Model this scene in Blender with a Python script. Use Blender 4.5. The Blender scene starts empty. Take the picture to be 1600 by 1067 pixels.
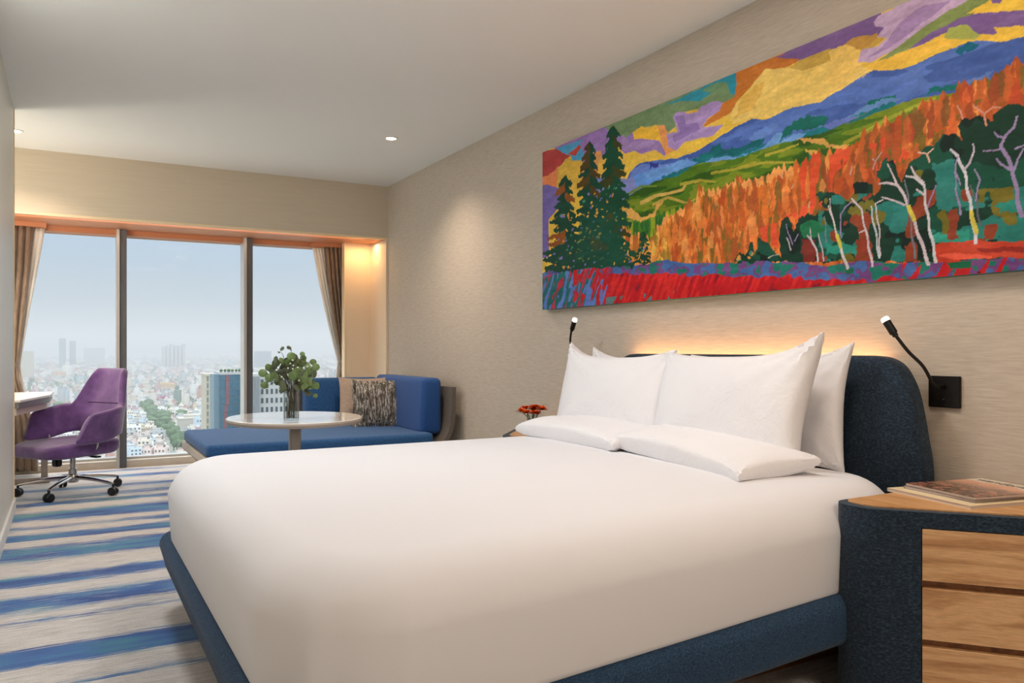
import bpy, bmesh, math, random
import numpy as np
from mathutils import Vector, Matrix
C = bpy.context.scene.collection
random.seed(7)
PI = math.pi

# ------------------------------------------------------------------ camera, world, light, exposure
YAW = math.radians(29.3); F = 1238.0; EYE = 1.10
cam = bpy.data.cameras.new('camera'); cam.sensor_width = 36; cam.lens = F/1600*36
cam.shift_y = 11.5/1600; cam.clip_end = 20000; cam.clip_start = .02
co = bpy.data.objects.new('camera', cam); C.objects.link(co)
co.location = (0, 0, EYE); co.rotation_euler = (PI/2, 0, -YAW)
bpy.context.scene.camera = co
vs = bpy.context.scene.view_settings
vs.view_transform = 'Standard'; vs.look = 'None'; vs.gamma = 1; vs.use_curve_mapping = False
vs.exposure = 0.0

def lin(c):
    c = [v/255 for v in c[:3]]
    return tuple(v/12.92 if v <= .04045 else ((v+.055)/1.055)**2.4 for v in c)

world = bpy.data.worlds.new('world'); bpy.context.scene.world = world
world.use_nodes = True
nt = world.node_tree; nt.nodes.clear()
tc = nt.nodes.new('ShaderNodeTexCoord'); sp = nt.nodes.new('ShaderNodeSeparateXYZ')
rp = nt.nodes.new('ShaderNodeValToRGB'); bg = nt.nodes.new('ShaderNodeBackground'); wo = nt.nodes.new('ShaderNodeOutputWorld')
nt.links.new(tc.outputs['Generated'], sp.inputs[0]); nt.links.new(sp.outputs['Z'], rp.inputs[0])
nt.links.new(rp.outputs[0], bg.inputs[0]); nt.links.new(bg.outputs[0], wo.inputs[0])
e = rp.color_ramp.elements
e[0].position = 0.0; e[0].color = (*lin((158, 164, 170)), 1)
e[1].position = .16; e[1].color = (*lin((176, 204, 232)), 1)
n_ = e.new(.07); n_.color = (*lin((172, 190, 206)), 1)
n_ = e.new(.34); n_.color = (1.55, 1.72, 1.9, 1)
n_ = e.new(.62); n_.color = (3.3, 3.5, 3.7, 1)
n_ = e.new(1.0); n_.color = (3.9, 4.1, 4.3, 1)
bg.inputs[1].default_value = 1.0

def light(name, kind, loc, power, col=(1, .8, .6), size=.1, rot=(0, 0, 0), size_y=None, spot=None, blend=.6):
    l = bpy.data.lights.new(name, kind); l.energy = power; l.color = col
    if kind == 'AREA':
        l.size = size
        if size_y: l.shape = 'RECTANGLE'; l.size_y = size_y
        else: l.shape = 'DISK'
    elif kind == 'SUN': l.angle = size
    else: l.shadow_soft_size = size
    if kind == 'SPOT': l.spot_size = math.radians(spot or 100); l.spot_blend = blend
    o = bpy.data.objects.new(name, l); C.objects.link(o); o.location = loc; o.rotation_euler = rot
    return o
light('sun', 'SUN', (0, -50, 100), 1.0, (1, .93, .84), math.radians(3), (math.radians(42), 0, math.radians(-25)))
WARM = (1, .80, .64); SOFT = (1, .86, .76); NEUT = (.95, .97, 1)
# the two recessed downlights in view
for (x, y, p) in ((2.19, 5.82, 75), (-.34, 7.0, 90)):
    light('downlight_lamp', 'SPOT', (x, y, 2.715), p, WARM, .04, spot=130, blend=1)
light('recess_fill', 'POINT', (-.95, 6.85, 1.30), 27, (1, .93, .84), .15)  # hidden fill added in the desk recess to brighten ceiling and soffit
light('ceiling_fill', 'AREA', (.15, 3.85, 2.72), 24, NEUT, .45)  # these ceiling discs are out of view, added to brighten bed, carpet and walls
light('ceiling_fill', 'AREA', (1.45, 2.8, 2.72), 13, NEUT, .45)
light('ceiling_fill', 'AREA', (1.75, 1.5, 2.72), 15, WARM, .35)
light('ceiling_fill', 'AREA', (1.3, -1.0, 2.72), 32, SOFT, 1.0)
light('window_portal', 'AREA', (1.0, 8.42, 1.15), 1, (1, 1, 1), 3.6, (PI/2, 0, PI), 2.2).data.cycles.is_portal = True

# ------------------------------------------------------------------ helpers
def tag(o, label=None, cat=None, group=None, kind=None):
    if label: o['label'] = label
    if cat: o['category'] = cat
    if group: o['group'] = group
    if kind: o['kind'] = kind
    return o
def thing(name, label, cat, loc=(0, 0, 0), rz=0, group=None):
    o = bpy.data.objects.new(name, None); C.objects.link(o); o.empty_display_size = .1
    o.location = loc; o.rotation_euler = (0, 0, rz)
    return tag(o, label, cat, group)
def obj(name, bm, m, parent=None, smooth=True, angle=35):
    me = bpy.data.meshes.new(name)
    bmesh.ops.recalc_face_normals(bm, faces=bm.faces)
    bm.to_mesh(me); bm.free()
    for mm in (m if isinstance(m, (list, tuple)) else [m]): me.materials.append(mm)
    if smooth:
        me.shade_smooth()
        try: me.set_sharp_from_angle(angle=math.radians(angle))
        except Exception: pass
    o = bpy.data.objects.new(name, me); C.objects.link(o)
    if parent: o.parent = parent
    return o
def B(): return bmesh.new()
def box(bm, x0, x1, y0, y1, z0, z1, mi=0, bev=0):
    t = bmesh.new()
    v = [t.verts.new(p) for p in ((x0,y0,z0),(x1,y0,z0),(x1,y1,z0),(x0,y1,z0),(x0,y0,z1),(x1,y0,z1),(x1,y1,z1),(x0,y1,z1))]
    for f in ((3,2,1,0),(4,5,6,7),(0,1,5,4),(1,2,6,5),(2,3,7,6),(3,0,4,7)): t.faces.new([v[i] for i in f])
    if bev: bmesh.ops.bevel(t, geom=t.edges[:], offset=bev, segments=2, affect='EDGES')
    join(bm, t, mi); return bm
def join(bm, t, mi=0, mat=None):
    vm = {}
    for v in t.verts: vm[v] = bm.verts.new(mat @ v.co if mat else v.co)
    for f in t.faces:
        g = bm.faces.new([vm[v] for v in f.verts]); g.material_index = mi if mi else f.material_index
    t.free()
def rings(bm, rs, cap0=True, cap1=True, closed=True, mi=0):
    R = [[bm.verts.new(p) for p in r] for r in rs]; n = len(R[0])
    for a, b in zip(R, R[1:]):
        for i in range(n if closed else n-1):
            j = (i+1) % n
            f = bm.faces.new((a[i], a[j], b[j], b[i])); f.material_index = mi
    if cap0: bm.faces.new(R[0][::-1]).material_index = mi
    if cap1: bm.faces.new(R[-1]).material_index = mi
    return bm
def lathe(bm, prof, cx=0, cy=0, n=32, mi=0, c0=True, c1=True):
    return rings(bm, [[(cx+r*math.cos(2*PI*i/n), cy+r*math.sin(2*PI*i/n), z) for i in range(n)] for r, z in prof], c0, c1, mi=mi)
def tube(bm, pts, rad, n=10, mi=0):
    pts = [Vector(p) for p in pts]
    rad = rad if isinstance(rad, (list, tuple)) else [rad]*len(pts)
    rs = []; up = None
    for i, p in enumerate(pts):
        d = (pts[min(i+1, len(pts)-1)]-pts[max(i-1, 0)]).normalized()
        if up is None: up = Vector((0, 0, 1)) if abs(d.z) < .9 else Vector((1, 0, 0))
        s = d.cross(up).normalized(); up = s.cross(d).normalized()
        rs.append([p+(s*math.cos(2*PI*k/n)+up*math.sin(2*PI*k/n))*rad[i] for k in range(n)])
    return rings(bm, rs, mi=mi)
def bez(p, n=14):                                   # smooth curve through points
    p = [Vector(q) for q in p]; out = []
    q = [p[0]*2-p[1]]+p+[p[-1]*2-p[-2]]
    for i in range(1, len(q)-2):
        for k in range(n):
            t = k/n; a, b, c, d = q[i-1], q[i], q[i+1], q[i+2]
            out.append(.5*((2*b)+(c-a)*t+(2*a-5*b+4*c-d)*t*t+(3*b-a-3*c+d)*t**3))
    return out+[p[-1]]
def rrect(hx, hy, r, k=6):                          # rounded rectangle outline
    r = min(r, hx*.999, hy*.999); out = []
    for cx, cy, a0 in ((hx-r, hy-r, 0), (-hx+r, hy-r, PI/2), (-hx+r, -hy+r, PI), (hx-r, -hy+r, 1.5*PI)):
        for i in range(k+1):
            a = a0+PI/2*i/k; out.append((cx+r*math.cos(a), cy+r*math.sin(a)))
    return out
def slab(bm, cx, cy, hx, hy, rad, z0, z1, er, k=6, es=5, fill=0, mi=0, er0=None):
    """rounded block: plan corner radius rad, edge radius er"""
    er0 = er if er0 is None else er0
    prof = [(er0*(1-math.sin(a*PI/2/es)), z0+er0*(1-math.cos(a*PI/2/es))) for a in range(es+1)]
    prof = [(er0*(1-math.sin(t)), z0+er0*(1-math.cos(t))) for t in [PI/2*i/es for i in range(es+1)]]
    prof += [(er*(1-math.cos(t)), z1-er*(1-math.sin(t))) for t in [PI/2*i/es for i in range(es+1)]]
    for f in range(1, fill+1): prof.append((er+(min(hx, hy)-er)*.97*f/fill, z1))
    rs = []
    for ins, z in prof:
        rs.append([(cx+x, cy+y, z) for x, y in rrect(hx-ins, hy-ins, max(rad-ins, .002), k)])
    return rings(bm, rs, mi=mi)
def poly_prism(bm, pts, z0, z1, bev=0, seg=3, mi=0):
    t = bmesh.new()
    a = [t.verts.new((x, y, z0)) for x, y in pts]; b = [t.verts.new((x, y, z1)) for x, y in pts]
    n = len(pts); top = t.faces.new(b); t.faces.new(a[::-1])
    for i in range(n): t.faces.new((a[i], a[(i+1) % n], b[(i+1) % n], b[i]))
    if bev: bmesh.ops.bevel(t, geom=list(top.edges), offset=bev, segments=seg, affect='EDGES')
    join(bm, t, mi); return bm
def copy_tree(o, parent=None):
    c = o.copy(); C.objects.link(c); c.parent = parent
    for ch in list(o.children): copy_tree(ch, c)
    return c
def round_poly(pts, r, k=12):                       # round the corners of a plan outline
    out = []; n = len(pts)
    for i in range(n):
        p = Vector(pts[i]); a = (Vector(pts[i-1])-p); b = (Vector(pts[(i+1) % n])-p)
        ri = r[i] if isinstance(r, (list, tuple)) else r
        if ri <= 0: out.append(tuple(p)); continue
        ri = min(ri, a.length*.48, b.length*.48)
        s = p+a.normalized()*ri; e_ = p+b.normalized()*ri
        for j in range(k+1):
            t = j/k; q = s*(1-t)**2+p*2*t*(1-t)+e_*t*t; out.append((q.x, q.y))
    return out

# ------------------------------------------------------------------ materials
def mat(name, col, rough=.6, metal=0, spec=.5, emit=None, es=1, sheen=0, coat=0):
    m = bpy.data.materials.new(name); m.use_nodes = True
    b = m.node_tree.nodes['Principled BSDF']
    b.inputs['Base Color'].default_value = (*lin(col), 1)
    b.inputs['Roughness'].default_value = rough; b.inputs['Metallic'].default_value = metal
    b.inputs['Specular IOR Level'].default_value = spec
    b.inputs['Sheen Weight'].default_value = sheen; b.inputs['Coat Weight'].default_value = coat
    if emit: b.inputs['Emission Color'].default_value = (*emit, 1); b.inputs['Emission Strength'].default_value = es
    return m
def N(m, t, **kw):
    n = m.node_tree.nodes.new(t)
    for k, v in kw.items():
        if k in n.inputs: n.inputs[k].default_value = v
        else: setattr(n, k, v)
    return n
def L(m, a, b): m.node_tree.links.new(a, b)
def noise(m, scale=(1, 1, 1), sc=5, detail=4, rough=.6, coord='Object', dist=0):
    t = N(m, 'ShaderNodeTexCoord'); mp = N(m, 'ShaderNodeMapping'); mp.inputs['Scale'].default_value = scale
    n = N(m, 'ShaderNodeTexNoise'); n.inputs['Scale'].default_value = sc; n.inputs['Detail'].default_value = detail
    n.inputs['Roughness'].default_value = rough; n.inputs['Distortion'].default_value = dist
    L(m, t.outputs[coord], mp.inputs[0]); L(m, mp.outputs[0], n.inputs['Vector'])
    return n
def ramp(m, fac, stops, interp='LINEAR'):
    r = N(m, 'ShaderNodeValToRGB'); r.color_ramp.interpolation = interp
    el = r.color_ramp.elements
    while len(el) < len(stops): el.new(.5)
    for e_, (p, c) in zip(el, sorted(stops, key=lambda s: s[0])): e_.position = p
    for e_, (p, c) in zip(el, sorted(stops, key=lambda s: s[0])): e_.color = (*(lin(c) if len(c) == 3 else c[:3]), 1)
    L(m, fac, r.inputs[0]); return r
def pb(m): return m.node_tree.nodes['Principled BSDF']
def bump(m, h, strength=.2, dist=.01):
    b = N(m, 'ShaderNodeBump'); b.inputs['Strength'].default_value = strength; b.inputs['Distance'].default_value = dist
    L(m, h, b.inputs['Height']); L(m, b.outputs[0], pb(m).inputs['Normal']); return b
def textured(name, cols, scale, sc, rough=.8, bs=.2, bd=.004, detail=5, sheen=0, spec=.3, coord='Object', lo=.3, hi=.7, metal=0):
    m = mat(name, cols[0], rough, metal, spec=spec, sheen=sheen)
    n = noise(m, scale, sc, detail, .65, coord)
    k = len(cols)
    r = ramp(m, n.outputs[0], [(lo+(hi-lo)*i/(k-1), c) for i, c in enumerate(cols)])
    L(m, r.outputs[0], pb(m).inputs['Base Color']); bump(m, n.outputs[0], bs, bd)
    return m

M_wall = textured('wallpaper', [(188,176,160), (200,188,172), (209,198,183)], (8, 3.2, 46), 3.6, .85, .25, .002, 5, lo=.3, hi=.7)
M_wallx = textured('wallpaper_end', [(216,202,180), (222,209,187)], (1, 18, 30), 3.0, .9, .1, .002)
M_panel = mat('side_panel_paint', (238, 218, 190), .6)
M_left = mat('left_wall_paint', (222, 220, 210), .45)
M_ceil = mat('ceiling_paint', (240, 240, 235), .9, spec=.2)
M_soff = mat('soffit_under_laminate', (196, 130, 92), .55)
M_edge = mat('soffit_edge', (250, 225, 185), .4)
M_white = mat('white_trim', (240, 238, 232), .4)
M_alu = textured('mullion_grey', [(92,94,97), (104,106,108)], (1, 1, .2), 20, .45, .02, .001, metal=.1)
M_alul = mat('mullion_light', (196, 193, 188), .3, .3)
M_curb = textured('curb_beige', [(196,186,170), (206,197,182)], (1, 1, 1), 8, .5, .03, .001)
M_linen = mat('white_cotton', (234, 234, 237), .75, sheen=.15, spec=.2)
_n = noise(M_linen, (1, 1, 1), 3.2, 3, .5); _n2 = noise(M_linen, (400, 400, 400), 2, 1, .5)
_b = bump(M_linen, _n.outputs[0], .16, .03)
M_pillow = mat('pillow_cotton', (240, 239, 241), .75, sheen=.15, spec=.2)
_n = noise(M_pillow, (1, 1, 1), 7, 4, .55, dist=.6); bump(M_pillow, _n.outputs[0], .5, .02)
M_navy = textured('navy_fabric', [(22,42,62), (36,64,92), (58,92,124)], (1, 1, 1), 260, .9, .3, .002, 3, sheen=.08, lo=.35, hi=.68)
M_navy2 = textured('headboard_fabric', [(18,31,44), (32,48,64), (52,74,92)], (1, 1, 2.0), 95, .9, .35, .002, 4, sheen=.12, lo=.35, hi=.68)
M_blue = textured('daybed_fabric', [(36,74,120), (48,94,146), (62,112,166)], (1, 1, 2), 90, .85, .2, .002, 3, sheen=.12, lo=.3, hi=.7)
M_blue2 = textured('daybed_bolster_fabric', [(34,74,134), (48,92,156)], (1, 1, 2), 90, .85, .2, .002, 3, sheen=.12)
M_shell = textured('daybed_shell', [(104,96,88), (118,110,101)], (1, 1, 1), 60, .6, .05, .001)
M_purple = textured('purple_velvet', [(84,54,104), (104,70,128), (124,86,146)], (1, 1, 1), 9, .8, .08, .004, 5, sheen=.6)
M_seam = mat('purple_piping', (66, 38, 74), .8)
M_chrome = mat('chrome', (205, 200, 195), .18, 1)
M_black = mat('black_plastic', (22, 22, 24), .45)
M_blackm = mat('black_metal', (28, 26, 24), .38, .4)
M_steel = mat('steel_post', (150, 143, 136), .32, .8)
M_top = mat('table_top_white', (232, 226, 218), .12, coat=.4)
M_toped = mat('table_edge', (176, 164, 152), .4)
M_desk = mat('desk_top', (246, 243, 236), .3)
M_desked = mat('desk_edge_grey', (120, 118, 114), .4)
M_deskfr = mat('desk_frame', (214, 202, 184), .45)
M_taupe = textured('drape_taupe', [(118,99,82), (140,119,100), (156,136,116)], (1, 1, .3), 30, .8, .08, .003, sheen=.2)
M_sheer = mat('sheer_curtain', (238, 236, 228), .8)
def wood(name, cols, axis=(1, 14, 14), sc=2.2):
    m = mat(name, cols[0], .42, spec=.4)
    n = noise(m, axis, sc, 6, .62, 'Object', .9); n2 = noise(m, tuple(a*5 for a in axis), sc*3, 3, .6)
    r = ramp(m, n.outputs[0], [(.3, cols[0]), (.45, cols[1]), (.55, cols[2]), (.72, cols[1])])
    r2 = ramp(m, n2.outputs[0], [(.35, (.72, .72, .72, 1)), (.6, (1, 1, 1, 1))])
    mx = N(m, 'ShaderNodeMix', data_type='RGBA', blend_type='MULTIPLY'); mx.inputs[0].default_value = .6
    L(m, r.outputs[0], mx.inputs[6]); L(m, r2.outputs[0], mx.inputs[7]); L(m, mx.outputs[2], pb(m).inputs['Base Color'])
    bump(m, n2.outputs[0], .05, .001); return m
M_oak = wood('oak_drawer', [(168,120,78), (206,158,110), (226,182,134)], (1.1, 1.1, 13), 1.7)
M_oaktop = wood('oak_top', [(180,126,76), (205,152,98), (220,170,118)], (9, .9, 9), 2.4)
M_dkwood = wood('plinth_wood', [(96,56,28), (124,76,40), (140,90,50)], (1, 14, 14))
def glass_mat(name, tint=(1, 1, 1), refl=.06):
    m = bpy.data.materials.new(name); m.use_nodes = True; t = m.node_tree; t.nodes.clear()
    o = t.nodes.new('ShaderNodeOutputMaterial'); tr = t.nodes.new('ShaderNodeBsdfTransparent'); g = t.nodes.new('ShaderNodeBsdfGlossy')
    g.inputs['Roughness'].default_value = .02; tr.inputs[0].default_value = (*tint, 1)
    fr = t.nodes.new('ShaderNodeLayerWeight'); fr.inputs[0].default_value = .2
    mu = t.nodes.new('ShaderNodeMath'); mu.operation = 'MULTIPLY_ADD'; mu.inputs[1].default_value = .5*min(1, refl*3); mu.inputs[2].default_value = refl*.05
    mx = t.nodes.new('ShaderNodeMixShader')
    t.links.new(fr.outputs['Fresnel'], mu.inputs[0]); t.links.new(mu.outputs[0], mx.inputs[0])
    t.links.new(tr.outputs[0], mx.inputs[1]); t.links.new(g.outputs[0], mx.inputs[2]); t.links.new(mx.outputs[0], o.inputs[0])
    return m
M_pane = glass_mat('window_glass', (.97, .985, .985), .02)
M_vase = glass_mat('vase_glass', (.94, .955, .95), .3)
M_water = glass_mat('vase_water', (.93, .96, .95), .1)

# ------------------------------------------------------------------ carpet
def carpet():
    m = mat('carpet_striped', (196, 184, 168), .95, spec=.1, sheen=.2)
    # (centre y, half width, strength, hue 0 blue / 1 teal) of the woven stripes that run across the room
    S = CARPET
    y0, y1 = 0.0, 8.4
    t = N(m, 'ShaderNodeTexCoord'); s = N(m, 'ShaderNodeSeparateXYZ'); L(m, t.outputs['Object'], s.inputs[0])
    wob = noise(m, (.9, .25, 1), 1.6, 3, .6); wob.noise_dimensions = '3D'
    a = N(m, 'ShaderNodeMath', operation='MULTIPLY_ADD'); a.inputs[1].default_value = .10
    L(m, wob.outputs[0], a.inputs[0]); L(m, s.outputs['Y'], a.inputs[2])
    mr = N(m, 'ShaderNodeMapRange'); mr.inputs['From Min'].default_value = y0+.05; mr.inputs['From Max'].default_value = y1+.05
    L(m, a.outputs[0], mr.inputs[0])
    def rmp(items, val):
        st = [(0, (0, 0, 0, 1))]
        for c, h, v in items:
            for q, w in ((c-h*1.6, 0), (c-h*.55, v), (c+h*.55, v), (c+h*1.6, 0)): st.append(((q-y0)/(y1-y0), (w, w, w, 1)))
        st = st[:32]
        return ramp(m, mr.outputs[0], st)
    r1 = rmp([(c, h, v) for c, h, v, k in S[:7]], 1); r2 = rmp([(c, h, v) for c, h, v, k in S[7:14]], 1)
    add0 = N(m, 'ShaderNodeMath', operation='ADD')
    L(m, r1.outputs[0], add0.inputs[0]); L(m, r2.outputs[0], add0.inputs[1])
    st = noise(m, (2.2, 60, 1), 2.0, 5, .7)            # dry-brush streaks along the stripe
    bl = noise(m, (.55, 2.2, 1), 1.3, 2, .5)            # where a stripe fades out
    m1 = N(m, 'ShaderNodeMath', operation='MULTIPLY_ADD'); m1.inputs[1].default_value = 3.6; m1.inputs[2].default_value = -1.8
    L(m, st.outputs[0], m1.inputs[0])
    m2 = N(m, 'ShaderNodeMath', operation='MULTIPLY_ADD'); m2.inputs[1].default_value = 1.7
    L(m, bl.outputs[0], m2.inputs[0]); L(m, m1.outputs[0], m2.inputs[2])
    m3 = N(m, 'ShaderNodeMath', operation='ADD'); m3.inputs[1].default_value = -.9; L(m, m2.outputs[0], m3.inputs[0])
    m4 = N(m, 'ShaderNodeMath', operation='ADD'); L(m, add0.outputs[0], m4.inputs[0]); L(m, m3.outputs[0], m4.inputs[1])
    msk = N(m, 'ShaderNodeMapRange'); msk.inputs['From Min'].default_value = .38; msk.inputs['From Max'].default_value = .72
    L(m, m4.outputs[0], msk.inputs[0])
    base = noise(m, (1.2, 9, 1), 6, 6, .75); rb = ramp(m, base.outputs[0], [(.3, (188,180,172)), (.5, (220,213,206)), (.7, (242,237,231))])
    hue = noise(m, (.8, 3, 1), 2.3, 2, .5)
    rc = ramp(m, hue.outputs[0], [(.36, (58,90,154)), (.5, (76,120,178)), (.62, (86,148,174)), (.72, (116,158,142))])
    mx = N(m, 'ShaderNodeMix', data_type='RGBA'); L(m, msk.outputs[0], mx.inputs[0]); L(m, rb.outputs[0], mx.inputs[6]); L(m, rc.outputs[0], mx.inputs[7])
    fib = noise(m, (1, 1, 1), 220, 2, .6); rf = ramp(m, fib.outputs[0], [(.3, (.68, .68, .68, 1)), (.6, (1, 1, 1, 1))])
    mm = N(m, 'ShaderNodeMix', data_type='RGBA', blend_type='MULTIPLY'); mm.inputs[0].default_value = .8
    L(m, mx.outputs[2], mm.inputs[6]); L(m, rf.outputs[0], mm.inputs[7]); L(m, mm.outputs[2], pb(m).inputs['Base Color'])
    bump(m, fib.outputs[0], .5, .006)
    return m
def floor_y(u, v):                                   # distance of a floor point measured in the photo
    R = (u-800)/F; t = EYE/((v-545)/F)
    return t*(math.cos(YAW)-math.sin(YAW)*R)
_raw = [(1055, 14, .8), (905, 40, 1.2), (735, 9, .55), (652, 36, 1.1), (545, 22, 1), (415, 34, 1.1), (350, 15, .95), (300, 10, .8), (250, 22, 1.05), (193, 9, .8), (165, 9, .8), (128, 6, .7), (84, 6, .7), (58, 5, .6)]
CARPET = []
for cy_, hw, st_ in _raw:
    yc = floor_y(130, 720+cy_/3.075); h_ = abs(floor_y(130, 720+(cy_-hw)/3.075)-floor_y(130, 720+(cy_+hw)/3.075))/2
    CARPET.append((yc, max(h_, .03), st_, 0))
CARPET.sort()
M_carpet = carpet()

# ------------------------------------------------------------------ room shell
WX = 2.82; LX = -.32; CZ = 2.735; SY = 7.58; GY = 8.30; SZ = 2.215; BY = -2.6; RX = -1.35
def struct(name, bm, m, parent=None, **k):
    o = obj(name, bm, m, parent, smooth=False); 
    if not parent: o['kind'] = 'structure'
    return o
struct('floor', box(B(), RX-.1, WX+.1, BY-.1, GY+.2, -.15, 0), M_carpet)
struct('ceiling', box(B(), RX-.1, WX+.1, BY-.1, GY+.2, CZ, CZ+.15), M_ceil)
struct('wall_right', box(B(), WX, WX+.15, BY, GY+.15, 0, CZ), M_wall)
struct('wall_back', box(B(), LX-.1, WX, BY-.15, BY, 0, CZ), M_left)
struct('wall_left', box(B(), LX-.12, LX, BY, 6.37, 0, CZ), M_left)
struct('wall_recess', box(box(B(), RX-.12, RX, 6.2, GY+.15, 0, CZ), RX, LX-.12, 6.13, 6.25, 0, CZ), M_left)
struct('baseboard_left', box(B(), LX, LX+.014, BY, 6.385, 0, .085), M_white)
struct('trim_1', box(B(), LX-.004, LX+.006, 6.37, 6.378, 0, CZ), M_edge)
# soffit above the window: face, brown underside, thin bright edge
struct('wall_window', box(B(), RX, WX, SY, GY+.15, SZ, CZ), M_wallx)
struct('trim_2', box(B(), RX, WX-.001, SY+.03, GY, SZ-.012, SZ), M_soff)
struct('trim_3', box(B(), RX, WX-.001, SY-.004, SY+.03, SZ-.014, SZ+.004), M_edge)
# column at the right end of the window and the panel on the side wall
COLX = 2.52
struct('trim_4', box(B(), COLX, WX-.001, 8.04, 8.13, 0, SZ-.012), M_panel)
struct('trim_5', box(B(), WX-.02, WX-.0005, SY+.002, 8.04, 0, SZ-.014), M_panel)
struct('trim_6', box(B(), COLX-.008, COLX, 8.035, 8.13, 0, SZ-.012), M_edge)
# window: curb, head, mullions, three panes
win = B(); box(win, RX, WX, 8.16, GY+.12, 0, .065)
struct('window_1', win, M_curb)
w1 = bpy.data.objects['window_1']
obj('window_head', box(B(), RX, WX, GY-.10, GY+.10, 2.155, SZ-.012), M_soff, w1, False)
obj('window_sill_track', box(B(), RX, WX, GY-.05, GY+.06, .065, .085), M_alul, w1, False)
mx_ = [-.693, .437, 1.567, 2.697]
for x in mx_:
    b_ = B(); box(b_, x-.018, x+.042, 8.14, GY+.08, .0, SZ-.014)
    mo = obj('mullion', b_, M_alu, w1, False)
    b_ = B(); box(b_, x-.044, x-.018, 8.125, GY+.02, .0, SZ-.014)  # pale strip: the mullion's lit left side put into the colour
    obj('mullion_lit_side', b_, M_alul, mo, False)
for a, b in zip([RX]+[x+.045 for x in mx_], [x-.046 for x in mx_]+[WX]):
    if b-a > .15: obj('glass_pane', box(B(), a, b, GY, GY+.012, .085, 2.155), M_pane, w1, False)

# ------------------------------------------------------------------ downlights
def downlight(x, y, label):
    t = thing('recessed_downlight', label, 'ceiling light', (x, y, CZ), group='recessed ceiling lights')
    obj('trim_ring', lathe(B(), [(.055, 0), (.055, -.004), (.040, -.006), (.036, 0)], n=36, c0=False, c1=False), M_white, t)
    obj('lens', lathe(B(), [(.037, -.001), (.034, -.005)], n=30), mat('downlight_lens', (255, 240, 215), .5, emit=(1, .82, .6), es=14), t)
downlight(2.19, 5.82, 'small round lit ceiling light near the painting wall, above the daybed')
downlight(-.34, 7.0, 'small round lit ceiling light at the far left, above the desk')

# warm lamp hidden in the soffit over the side column
light('soffit_lamp', 'AREA', (2.66, 7.86, SZ-.03), 2.2, (1, .62, .28), .25, size_y=.08)
light('soffit_strip_lamp', 'AREA', (1.0, 7.66, SZ-.045), 2.0, (1, .74, .54), 3.2, (math.radians(115), 0, 0), size_y=.03)

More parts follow.
